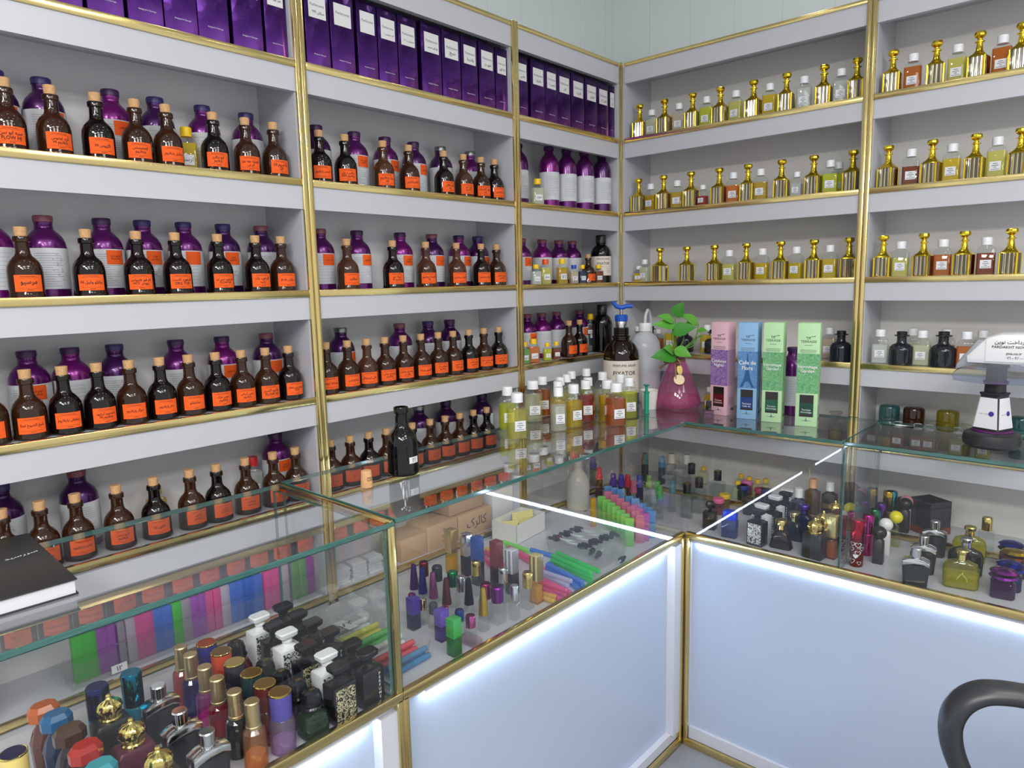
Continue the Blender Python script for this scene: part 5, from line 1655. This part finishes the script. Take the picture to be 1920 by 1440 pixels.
# bundles of folded leaflets
for i, (px, py) in enumerate(((636, 1066), (668, 1056), (697, 1042))):
    p = on(0, -.045, px, py)
    t = thing('leaflet_bundle', 'stack of folded white leaflets on the low shelf, %s of three' % ORD[i], 'papers', (p.x, p.y, ZF), F1, 'leaflet stacks beside the gold post')
    for k in range(9):
        P('leaflet', boxes([(-.021, -.016, 0, .021, .016, .0035)]), t, 'matte', (.80 - .05 * (k % 2), .80 - .05 * (k % 2), .82), loc=(random.uniform(-.002, .002), random.uniform(-.002, .002), .0045 * k + .052 * 0), rot=(R(3), 0, R(random.uniform(-3, 3))))

# squeeze bottle and rows of card sprays in the corner
p = base_at(1082, 952, FZ)
t = thing('squeeze_bottle', 'frosted white squeeze bottle inside the corner of the glass counter', 'bottle', (max(.046, p.x - .01), p.y, FZ), 0)
P('bottle', lathe(((0, 0), (.036, 0), (.038, .003), (.038, .085), (.034, .104), (.024, .122), (.015, .132), (.013, .138)), 32), t, 'milky', (.84, .82, .78))
P('cap', lathe(((.013, .136), (.016, .137), (.014, .160), (.010, .163), (0, .163)), 24), t, 'frost', (.86, .84, .80))
G7 = 'pocket sprays standing in the corner of the counter'
cc = {}
for c, pts in (('n', ((1128, 930), (1137, 936), (1146, 942), (1155, 949), (1164, 956), (1172, 963), (1180, 971))), ('k', ((1140, 921), (1152, 927), (1163, 934), (1173, 941), (1183, 949), (1192, 957), (1200, 965))), ('v', ((1190, 946), (1200, 953), (1209, 962))), ('b', ((1140, 911), (1152, 914), (1164, 917), (1180, 930), (1191, 934), (1204, 943), (1214, 950), (1221, 957)))):
    col = dict(n=srgb(185, 250, 150), k=srgb(255, 175, 205), v=srgb(245, 150, 228), b=srgb(145, 205, 250))[c]
    nm = dict(n='lime', k='pink', v='mauve', b='light blue')[c]
    for i, (px, py) in enumerate(pts):
        p = top_at(px, py, .084, FZ)
        vial(p, F1 - R(48), col, '%s pocket spray in the corner cluster, %s from the wall end' % (nm, ORD[i]), G7, .084, .026, .009)
p = top_at(1112, 933, .092, FZ)
vial(p, F1 - R(48), YEL, 'yellow capped pocket spray at the start of the lime row', G7, .09, .016, .016)


def spraytop(px, py, col, label, h=.105, r=.0095, body='twist', bc=(.90, .93, .93), z=FZ, g='slim glass sprays in the corner of the counter'):
    t = bt('glass_spray', label, top_at(px, py, h, z), R(random.uniform(0, 90)), g)
    if body == 'twist':
        bm = bmesh.new()
        rings = []
        n = 12
        for k in range(13):
            z_ = h * .62 * k / 12
            rr = r * (1.25 - .25 * math.sin(PI * k / 12))
            rings.append([bm.verts.new((rr * (1 + .14 * (i % 2)) * math.cos(2 * PI * i / n + k * .16), rr * (1 + .14 * (i % 2)) * math.sin(2 * PI * i / n + k * .16), z_)) for i in range(n)])
        for a, b in zip(rings, rings[1:]):
            for i in range(n):
                bm.faces.new((a[i], a[(i + 1) % n], b[(i + 1) % n], b[i]))
        bm.faces.new(rings[0])
        bm.faces.new(rings[-1])
        P('bottle', fin(bm, 'twist', ang=20), t, 'glass', bc)
    else:
        P('bottle', lathe(((0, 0), (r * 1.1, 0), (r * 1.2, .002), (r * 1.2, h * .58), (r * .9, h * .62)), 20), t, 'amber' if sum(bc) < 1.6 else 'glass', bc)
    P('cap', lathe(((r * .9, h * .615), (r * 1.15, h * .62), (r * 1.15, h * .78), (r * .95, h * .785), (r * .85, h - .002), (r * .7, h), (0, h)), 20), t, 'frost' if body == 'twist' else 'plastic', col)


for px, py, c, lab in ((1217, 891, srgb(190, 230, 120), 'twisted glass spray with lime cap, rear one'), (1233, 902, srgb(140, 225, 140), 'twisted glass spray with mint green cap, middle one'), (1237, 912, srgb(130, 225, 130), 'twisted glass spray with mint green cap, front one'), (1224, 918, srgb(200, 206, 216), 'twisted glass spray with whitish cap'), (1261, 900, srgb(130, 185, 200), 'twisted glass spray with grey blue cap by the corner edge'), (1188, 901, srgb(245, 150, 180), 'twisted glass spray with pink cap in the corner')):
    spraytop(px, py, c, lab)
for px, py, c, bc, lab in ((1123, 877, srgb(235, 70, 95), (.35, .08, .1), 'red capped slim spray behind the squeeze bottle'), (1150, 888, srgb(80, 40, 150), (.2, .1, .3), 'violet capped slim spray in the corner'), (1165, 890, srgb(60, 50, 150), (.15, .1, .3), 'indigo capped slim spray in the corner'), (1177, 890, srgb(185, 40, 50), (.4, .1, .1), 'red capped slim spray in the corner'), (1199, 891, srgb(70, 80, 160), (.12, .12, .3), 'blue capped slim spray in the corner'), (1187, 858, srgb(70, 140, 130), (.2, .35, .33), 'teal capped spray at the back of the corner'), (1218, 864, srgb(90, 140, 180), (.3, .4, .5), 'steel blue capped spray at the back of the corner'), (1200, 853, srgb(170, 110, 70), (.4, .3, .2), 'brown capped spray at the back of the corner'), (1150, 850, srgb(90, 80, 150), (.2, .2, .4), 'dull violet capped spray at the back of the corner'), (1138, 862, srgb(90, 90, 150), (.25, .25, .4), 'grey violet capped spray at the back of the corner')):
    spraytop(px, py, c, lab, .105, .0105, 'plain', bc, FZ, 'plain sprays at the back of the corner')
G8 = 'square clear bottles in the corner counter'
for px, py, h, w, cc_, top, lab in ((1288, 906, .112, .036, (.012, .012, .014), BG, 'square clear bottle with black cap, gold on top, nearest the corner edge'), (1311, 895, .118, .044, (.012, .012, .014), BG, 'square clear bottle with black cap behind the corner one'), (1346, 882, .118, .048, (.012, .012, .014), BG, 'square clear bottle with black cap, third in the line'), (1297, 869, .125, .030, (.014, .014, .018), (.014, .014, .02), 'tall black capped clear bottle at the back'), (1252, 853, .120, .034, srgb(225, 222, 210), (.8, .78, .72), 'clear bottle with cream cap left of the corner edge'), (1288, 852, .120, .034, srgb(225, 222, 210), (.8, .78, .72), 'clear bottle with cream cap behind the tall black capped one')):
    t = bt('perfume_bottle', lab, top_at(px, py, h, FZ), R(random.uniform(-6, 6)), G8)
    P('bottle', loft(((0, w, w * .6, .003), (.003, w, w * .62, .004), (h * .66, w, w * .62, .004), (h * .70, w * .7, w * .5, .006), (h * .72, .016, .016, .008))), t, 'glass', (.86, .88, .88))
    P('inner_glass', loft(((.006, w * .8, w * .42, .003), (h * .60, w * .8, w * .42, .003))), t, 'glass', (.90, .92, .92))
    c_ = P('cap', lathe(((.0095, h * .715), (.0125, h * .72), (.0125, h - .002), (.0118, h - .0005), (0, h - .0005)), 26), t, 'gloss', cc_)
    P('cap_top', lathe(((0, h - .0004), (.0105, h - .0004), (.0105, h), (0, h)), 24), c_, 'metal', top)
G9 = 'small coloured caps bottles at the back of the counter'
for px, py, cc_, lab in ((1390, 889, YEL, 'small bottle with yellow cap below the warning label bottle'), (1405, 894, YEL, 'small bottle with yellow cap, second of the yellow group'), (1421, 899, YEL, 'small bottle with yellow cap, third of the yellow group'), (1436, 898, YEL, 'small bottle with yellow cap beside the round violet vase'), (1411, 883, YEL, 'small bottle with orange yellow cap behind the yellow group'), (1380, 904, YEL, 'small bottle with yellow cap at the front of the yellow group'), (1319, 875, YEL, 'small bottle with yellow cap between black capped bottles'), (1323, 868, srgb(220, 160, 40), 'small bottle with amber yellow cap behind'), (1349, 870, srgb(225, 165, 40), 'small bottle with amber cap behind the third black cap')):
    sample(top_at(px, py, .062, FZ), 0, lab, G9, cc_, LQ['vy'], .062, .030, white=False)
for px, py, cc_, lab in ((1401, 901, srgb(226, 120, 190), 'jar with pink disc lid, rear one'), (1347, 934, srgb(226, 100, 150), 'jar with pink disc lid, front one'), (1410, 924, srgb(170, 40, 90), 'jar with crimson disc lid'), (1377, 919, srgb(44, 60, 140), 'jar with blue disc lid in the corner counter'), (1389, 911, (.012, .012, .014), 'jar with black disc lid, rear one'), (1403, 934, (.012, .012, .014), 'jar with black disc lid, front one'), (1359, 926, srgb(225, 190, 50), 'jar with yellow disc lid'), (1430, 920, srgb(40, 44, 110), 'jar with navy disc lid')):
    t = bt('disc_lid_jar', lab, top_at(px, py, .052, FZ), 0, 'jars with coloured disc lids', 'jar')
    P('jar', lathe(((0, 0), (.015, 0), (.0165, .003), (.0165, .030), (.012, .036)), 24), t, 'amber', tuple(.6 * c + .15 for c in cc_))
    P('lid', lathe(((.010, .035), (.0165, .037), (.0185, .040), (.0185, .049), (.0165, .052), (0, .052)), 28), t, 'plastic', cc_)
p = top_at(1332, 940, .085, FZ)
t = bt('perfume_bottle', 'black square bottle with octagonal stopper near the inner corner', p, R(8), G8)
P('bottle', box(.038, .030, .054, .003), t, 'gloss', BK)
P('stopper', loft(((.054, .014, .014, .007), (.062, .012, .012, .006), (.066, .026, .022, .008), (.078, .027, .023, .008), (.085, .020, .016, .006)), 1, 12), t, 'gloss', BK)
p = top_at(1461, 866, .088, FZ)
t = bt('round_vase', 'round dark violet vase at the back of the counter', p, 0, None, 'vase')
P('vase', lathe(((0, 0), (.020, 0), (.030, .008), (.036, .026), (.034, .044), (.022, .060), (.0125, .068), (.0115, .080), (.016, .088), (.013, .088), (.0095, .078)), 32), t, 'gloss', srgb(58, 26, 74))
P('tag', patch(.0355, .022, .040, -40, 10), t, 'matte', (.75, .68, .60))
p = top_at(1375, 848, .10, FZ)
t = bt('liquor_bottle', 'clear bottle with red and white warning label at the back', p, 0, G9)
P('bottle', loft(((0, .042, .03, .006), (.003, .046, .034, .008), (.066, .046, .034, .008), (.082, .022, .022, .011), (.10, .020, .020, .010))), t, 'glass', (.86, .84, .80))
lb = P('paper_label', box(.038, .0005, .018), t, 'matte', (.06, .06, .06), loc=(0, -.0174, .042))
P('label_face', box(.036, .0004, .016), lb, 'matte', (.8, .78, .75), loc=(0, -.0004, .001))
P('lettering', lettering(('تست', ), .014, .008, 0, .0002, True), lb, 'matte', srgb(200, 40, 30), loc=(-.008, -.0008, .009))
P('number', lettering(('۴۰۲',), .013, .009, 0, .0002, True), lb, 'matte', INK, loc=(.009, -.0008, .009))

# -------- back counter
G = ['perfume bottles in the back glass counter']
GB = G[0]
p = top_at(1369, 957, .080, FZ)
t = bt('perfume_bottle', 'clear blue square bottle with big blue cap at the corner of the back counter', p, R(8), GB)
P('bottle', box(.044, .030, .054, .004), t, 'amber', (.22, .27, .62))
P('inner_glass', box(.032, .018, .042, .002, z0=.006), t, 'glass', (.80, .84, .92))
P('cap', loft(((.054, .040, .026, .004), (.058, .042, .028, .005), (.078, .040, .026, .005), (.080, .036, .022, .005))), t, 'gloss', srgb(20, 60, 230))
put(filigree, ((1421, 956, 'silver', 'black bottle with silver filigree front, back counter'), (1429, 945, 'white', 'white filigree bottle in the back counter, front of three'), (1454, 929, 'white', 'white filigree bottle in the back counter, middle of three'), (1481, 915, 'white', 'white filigree bottle in the back counter, rear of three'), (1449, 940, 'text', 'black lettered bottle among the white ones, front of two'), (1474, 923, 'text', 'black lettered bottle among the white ones, rear of two')), .1015, rz=R(-6), jit=2)
for px, py, cc_, bc, lab in ((1466, 974, BG, (.10, .012, .03), 'wine red trapezoid bottle with gold cap'), (1490, 960, (.8, .66, .4), (.03, .05, .16), 'navy trapezoid bottle with gold cap'), (1509, 946, srgb(110, 80, 190), (.04, .12, .42), 'blue trapezoid bottle with violet topped cap')):
    t = bt('perfume_bottle', lab, top_at(px, py, .082, FZ), R(4), GB)
    P('bottle', loft(((0, .058, .030, .010), (.004, .062, .034, .012), (.040, .044, .030, .010), (.050, .030, .026, .010), (.054, .018, .018, .009))), t, 'amber', bc)
    P('cap', lathe(((.0085, .053), (.0110, .055), (.0100, .066), (.0160, .069), (.0165, .079), (.0150, .082), (0, .082)), 28), t, 'metal' if cc_[0] > .3 else 'satin', cc_)
put(crown, ((1529, 970, (.012, .012, .016), 'black bottle with gold crown cap in the back counter'), (1545, 957, (.09, .014, .03), 'burgundy bottle with gold crown cap in the back counter'), (1567, 938, (.02, .02, .10), 'navy bottle with gold crown cap in the back counter')), .112, rz=R(-4))
M['ribbed'] = bsdf('ribbed_gold', col=(.85, .72, .32), rough=.2, metal=.9, noise=.5, nscale=8, stretch=(60, 60, 1))
lipstick(top_at(1561, 966, .118, FZ), R(-4), 'ribbed', (.8, .7, .3), (.80, .50, .10), 'tall square bottle with ribbed gold cap and amber liquid at the divider', GB, .118, .030, .50)
lipstick(top_at(1575, 957, .112, FZ), R(-4), 'plastic', srgb(88, 34, 30), (.25, .08, .06), 'tall square bottle with brown red cap at the divider', GB, .112, .028, .50)
for px, py, cc_, bc, lab in ((1541, 914, (.84, .84, .84), (.20, .13, .05), 'amber bottle with white lettered cap, back counter'), (1503, 912, (.84, .84, .86), (.30, .34, .44), 'bluish bottle with white cap, back counter'), (1512, 906, srgb(230, 170, 130), (.5, .36, .26), 'bottle with peach cap at the back of the counter')):
    t = bt('perfume_bottle', lab, top_at(px, py, .112, FZ), R(3), GB)
    P('bottle', loft(((0, .040, .024, .004), (.003, .043, .027, .005), (.072, .043, .027, .005), (.079, .022, .022, .008), (.084, .018, .018, .009))), t, 'amber', bc)
    P('cap', cap_ribbed(.0125, .084, .112), t, 'plastic', cc_)
    P('plate', box(.034, .0006, .014), t, 'satin', (.55, .38, .14), loc=(0, -.0139, .030))
for px, py, h, cc_, bc, lab in ((1608, 974, .124, srgb(170, 20, 40), srgb(120, 16, 26), 'metallic red spray printed with white hearts'), (1623, 964, .112, srgb(190, 40, 140), srgb(190, 40, 130), 'metallic pink spray behind the hearts one'), (1631, 953, .112, srgb(50, 120, 84), srgb(60, 120, 100), 'metallic green spray behind the pink one'), (1601, 950, .100, srgb(30, 80, 170), srgb(30, 60, 120), 'ribbed blue capped spray near the divider'), (1612, 934, .100, (.10, .11, .12), (.06, .06, .07), 'dark grey capped square spray'), (1644, 942, .112, srgb(96, 48, 140), srgb(60, 30, 80), 'metallic violet spray behind the green one'), (1650, 929, .112, srgb(190, 150, 40), srgb(190, 150, 60), 'metallic gold spray in the back counter'), (1673, 921, .112, srgb(0, 140, 160), srgb(20, 120, 130), 'metallic turquoise spray at the back')):
    p = top_at(px, py, h, FZ)
    p.x = max(p.x, XD + .0215)
    t = tubecap(p, R(6), cc_, bc, lab, 'metallic tube sprays beside the divider', h, .0165 if h > .12 else .0142, 'metal', 'satin', .60 if h > .12 else .55)
    if h > .12:
        def heart(bm, cx, cz, s, fill):
            pts = []
            for i in range(20):
                a = 2 * PI * i / 20
                pts.append((.016 * s * math.sin(a) ** 3 * 1.0, s * (.013 * math.cos(a) - .005 * math.cos(2 * a) - .002 * math.cos(3 * a) - .001 * math.cos(4 * a))))
            def q(x, z):
                r_ = .0165 + .0004
                return bm.verts.new((r_ * math.sin((cx + x) / r_), -r_ * math.cos((cx + x) / r_), cz + z))
            o = [q(x, z) for x, z in pts]
            if fill:
                c_ = q(0, 0)
                for i in range(20):
                    bm.faces.new((c_, o[i], o[(i + 1) % 20]))
            else:
                n_ = [q(x * .78, z * .78) for x, z in pts]
                for i in range(20):
                    bm.faces.new((o[i], o[(i + 1) % 20], n_[(i + 1) % 20], n_[i]))
        bm = bmesh.new()
        for cx, cz, s, f in ((-.008, .062, .42, 0), (.006, .060, .55, 0), (-.010, .048, .4, 0), (.006, .038, .5, 0), (.001, .030, .42, 1), (-.008, .016, .5, 0), (.010, .012, .36, 0), (.016, .050, .4, 0)):
            heart(bm, cx, cz, s, f)
        P('printed_hearts', fin(bm, 'hearts', smooth=False), t, 'matte', (.85, .82, .82), label='white heart outlines')
for px, py, cc_, bc, h, lab in ((1720, 983, (.010, .010, .012), (.020, .021, .026), .098, 'black bottle with black ball cap at the front'), (1661, 983, (.80, .80, .80), (.78, .78, .79), .098, 'white bottle with white ball cap')):
    pass
for px, py, cc_, bc, lab in ((1649, 999, (.008, .008, .010), (.018, .019, .024), 'black bottle with shiny black ball cap, front of the ball caps'), (1661, 984, (.82, .82, .80), (.80, .80, .80), 'white bottle with white ball cap'), (1680, 970, srgb(235, 225, 30), (.90, .90, .66), 'clear bottle with yellow ball cap'), (1688, 955, (.014, .014, .016), (.020, .02, .022), 'black bottle with dull black ball cap at the back'), (1700, 941, srgb(240, 150, 170), (.80, .74, .76), 'clear bottle with pink ball cap')):
    p = top_at(px, py, .082, FZ)
    t = bt('ball_cap_bottle', lab, p, R(5), 'bottles with ball shaped caps')
    P('bottle', loft(((0, .024, .024, .003), (.002, .026, .026, .004), (.060, .024, .024, .004), (.066, .018, .018, .009), (.070, .016, .016, .008))), t, 'glass' if bc[0] > .85 else 'plastic', bc)
    bm = bmesh.new()
    bmesh.ops.create_uvsphere(bm, u_segments=32, v_segments=20, radius=.0178, matrix=Matrix.Translation((0, 0, .0825)))
    P('ball_cap', fin(bm, 'ball', ang=80), t, 'gloss', cc_)
put(legend, ((1754, 976, 'dark flask with chrome shoulders in the back counter, rear of three'), (1733, 1004, 'dark flask with chrome shoulders in the back counter, middle of three'), (1719, 1027, 'dark flask with chrome shoulders in the back counter, front of three')), .098, rz=R(12), jit=2)
for px, py, cc_, bc, lab in ((1805, 1030, (.80, .70, .25), (.66, .64, .05), 'yellow flask with rider emblem at the front of the back counter'), (1813, 1008, SV, (.03, .05, .04), 'black green flask with silver cap behind the yellow one'), (1820, 987, BG, (.70, .68, .04), 'yellow flask with gold cap behind the black green one')):
    t = bt('perfume_flask', lab, top_at(px, py, .096, FZ), R(12), GB)
    P('bottle', loft(((0, .066, .024, .010), (.004, .074, .030, .012), (.050, .076, .032, .013), (.062, .066, .028, .013), (.068, .040, .024, .012), (.071, .022, .022, .010))), t, 'amber', bc)
    P('perfume', loft(((.004, .070, .026, .010), (.040, .071, .027, .011))), t, 'liquid', tuple(min(1, c * 1.3) for c in bc))
    P('cap', lathe(((.0095, .070), (.0110, .071), (.0100, .084), (.0135, .087), (.0142, .093), (.0125, .096), (0, .096)), 28), t, 'metal', cc_)
    P('emblem', tube([(-.010, -.0158, .024), (-.004, -.0162, .034), (.001, -.0162, .040), (.004, -.0162, .046), (.002, -.0162, .040), (.010, -.0160, .030), (.013, -.0158, .022)], .0011, 8), t, 'satin', tuple(min(1, c * 1.5 + .1) for c in bc))
roundcap(top_at(1847, 978, .085, FZ), R(10), BG, 'clear flask with ribbed gold cap behind the yellow flasks', GB, .085, .0125, .036, 'metal', True)
for px, py, cc_, cap2, lab in ((1883, 1065, srgb(128, 40, 150), srgb(150, 40, 160), 'violet bottle with faceted saucer cap at the right front'), (1895, 1052, srgb(30, 40, 160), srgb(24, 40, 190), 'blue bottle with faceted saucer cap behind the violet one'), (1903, 1030, srgb(110, 50, 20), srgb(220, 180, 40), 'brown bottle with gold faceted saucer cap'), (1900, 1010, (.012, .012, .02), srgb(20, 40, 170), 'black bottle with blue faceted saucer cap at the back')):
    t = bt('saucer_cap_bottle', lab, top_at(px, py, .070, FZ), R(8), 'bottles with saucer shaped caps')
    P('bottle', loft(((0, .044, .034, .007), (.003, .049, .039, .009), (.036, .049, .039, .009), (.042, .036, .030, .010))), t, 'amber', tuple(c * .9 + .01 for c in cc_))
    P('lower_saucer', lathe(((0, .042), (.022, .044), (.030, .050), (.026, .054), (0, .056)), 12, 8), t, 'satin', cc_)
    P('saucer_cap', lathe(((0, .055), (.023, .057), (.029, .062), (.022, .067), (.010, .070), (0, .070)), 12, 8), t, 'metal', cap2)
for px, yy, s, lab in ((1741, .080, 1., 'dark grey cube box with folded top inside the back counter'), (1688, .115, .72, 'second dark cube box behind the turquoise spray')):
    p = col_at(1, yy, px, ZF + .03)
    t = thing('cube_box', lab, 'box', (p.x, p.y, ZF + .0003), R(-32), 'dark cube boxes in the back counter')
    w = .076 * s
    P('carton', boxes([(-w / 2, -w / 2, 0, w / 2, w / 2, .003), (-w / 2, -w / 2, 0, -w / 2 + .003, w / 2, .095 * s), (w / 2 - .003, -w / 2, 0, w / 2, w / 2, .095 * s), (-w / 2, -w / 2, 0, w / 2, -w / 2 + .003, .095 * s), (-w / 2, w / 2 - .003, 0, w / 2, w / 2, .095 * s), (-w / 2, -w / 2, .078 * s, w / 2, w / 2, .082 * s)]), t, 'gloss', (.022, .026, .036))
    if s == 1:
        P('brown_sleeve', boxes([(-w / 2 - .001, -w / 2 - .001, 0, w / 2 + .001, w / 2 + .001, .020)]), t, 'plastic', srgb(120, 52, 34))
p = base_at(1725, 1003, FZ)

# the armrest of an office chair in front of the counter
AW = [(1990, 1312), (1930, 1306), (1880, 1299), (1838, 1300), (1802, 1318), (1783, 1352), (1785, 1398), (1805, 1452), (1840, 1520), (1886, 1582), (1950, 1610), (2020, 1580), (2050, 1500), (2052, 1400), (2030, 1335)]
n = Vector((.50, -.86, 0)).normalized()
O_ = CAM + ray(1850, 1400).normalized() * .93
pts = []
for x, y in AW:
    d = ray(x, y)
    pts.append(CAM + d * ((O_ - CAM).dot(n) / d.dot(n)))
ctr = sum(pts, Vector()) / len(pts)
t = thing('office_chair', 'black office chair, only its loop armrest showing at the lower right', 'chair', (ctr.x, ctr.y, 0), 0)
P('armrest', tube([q - t.location for q in spline(pts, 6, True)], .0165, 16, .62, up=None, closed=True), t, 'plastic', (.020, .022, .026))
low = min(pts, key=lambda q: q.z) - t.location
rv = RT2
sx = low + Vector((RT2.x, RT2.y, 0)) * .30
seat = P('seat', loft(((low.z - .050, .40, .40, .10), (low.z - .040, .46, .46, .12), (low.z, .46, .46, .12), (low.z + .012, .40, .40, .10))), t, 'matte', (.02, .02, .024), loc=(sx.x, sx.y, 0))
P('arm_bracket', tube([low, (low + Vector((sx.x, sx.y, low.z - .02))) / 2, Vector((sx.x, sx.y, low.z - .03))], .014, 12), t, 'plastic', (.02, .02, .024))
P('gas_post', lathe(((0, .09), (.028, .09), (.028, .25), (.016, .25), (.016, low.z - .04), (0, low.z - .04)), 20), t, 'metal', (.3, .3, .32), loc=(sx.x, sx.y, 0))
for k in range(5):
    a = 2 * PI * k / 5
    P('base_leg', tube([(sx.x, sx.y, .10), (sx.x + .26 * math.cos(a), sx.y + .26 * math.sin(a), .055)], [.022, .014], 10), t, 'plastic', (.02, .02, .024))
    P('castor', lathe(((0, 0), (.012, .004), (.02, .024), (.012, .044), (0, .048)), 16), t, 'plastic', (.02, .02, .024), loc=(sx.x + .26 * math.cos(a), sx.y + .26 * math.sin(a), 0))
# ================================================================ lights: ceiling spots and panels, plus an added world fill
def spot(x, y, size, power, col=(1., .97, .93)):
    l = bpy.data.lights.new('ceiling_spot', 'AREA')
    l.shape = 'DISK'
    l.size = size
    l.energy = power
    l.color = col
    o = bpy.data.objects.new('ceiling_spot', l)
    COL.objects.link(o)
    o.location = (x, y, ZC - .01)


for iy in range(5):
    for ix in range(4):
        spot(.55 + .75 * ix, -.35 - .75 * iy, .06, .6)
for x, y in ((1.3, -3.4), (2.2, -3.4), (3.1, -3.4), (2.2, -2.4), (3.1, -2.4), (3.1, -1.3), (2.1, -1.3)):
    l = bpy.data.lights.new('ceiling_panel', 'AREA')
    l.shape = 'SQUARE'
    l.size = .6
    l.energy = 40. if y < -3 else 14.
    l.color = (1., .98, .95)
    o = bpy.data.objects.new('ceiling_panel', l)
    COL.objects.link(o)
    o.location = (x, y, ZC - .02)
w = bpy.data.worlds.new('ambient_fill')  # added even fill light, entering where the room is left open
SC.world = w
w.use_nodes = True
bg = w.node_tree.nodes['Background']
bg.inputs[0].default_value = (.93, .96, 1., 1)
bg.inputs[1].default_value = .95

cam = bpy.data.cameras.new('camera')
co = bpy.data.objects.new('camera', cam)
COL.objects.link(co)
cam.sensor_width = 36
cam.lens = FPX / 1920 * 36
cam.clip_start = .01
mw = Matrix((RT, UP, -FWD)).transposed().to_4x4()
mw.translation = CAM
co.matrix_world = mw
SC.camera = co
SC.view_settings.view_transform = 'Standard'
SC.view_settings.look = 'None'
SC.view_settings.gamma = 1
SC.view_settings.use_curve_mapping = False
SC.view_settings.exposure = -0.2
cy = SC.cycles
cy.max_bounces = 10
cy.diffuse_bounces = 5
cy.glossy_bounces = 4
cy.transmission_bounces = 6
cy.transparent_max_bounces = 28
cy.caustics_reflective = False
cy.caustics_refractive = False
cy.sample_clamp_indirect = 4
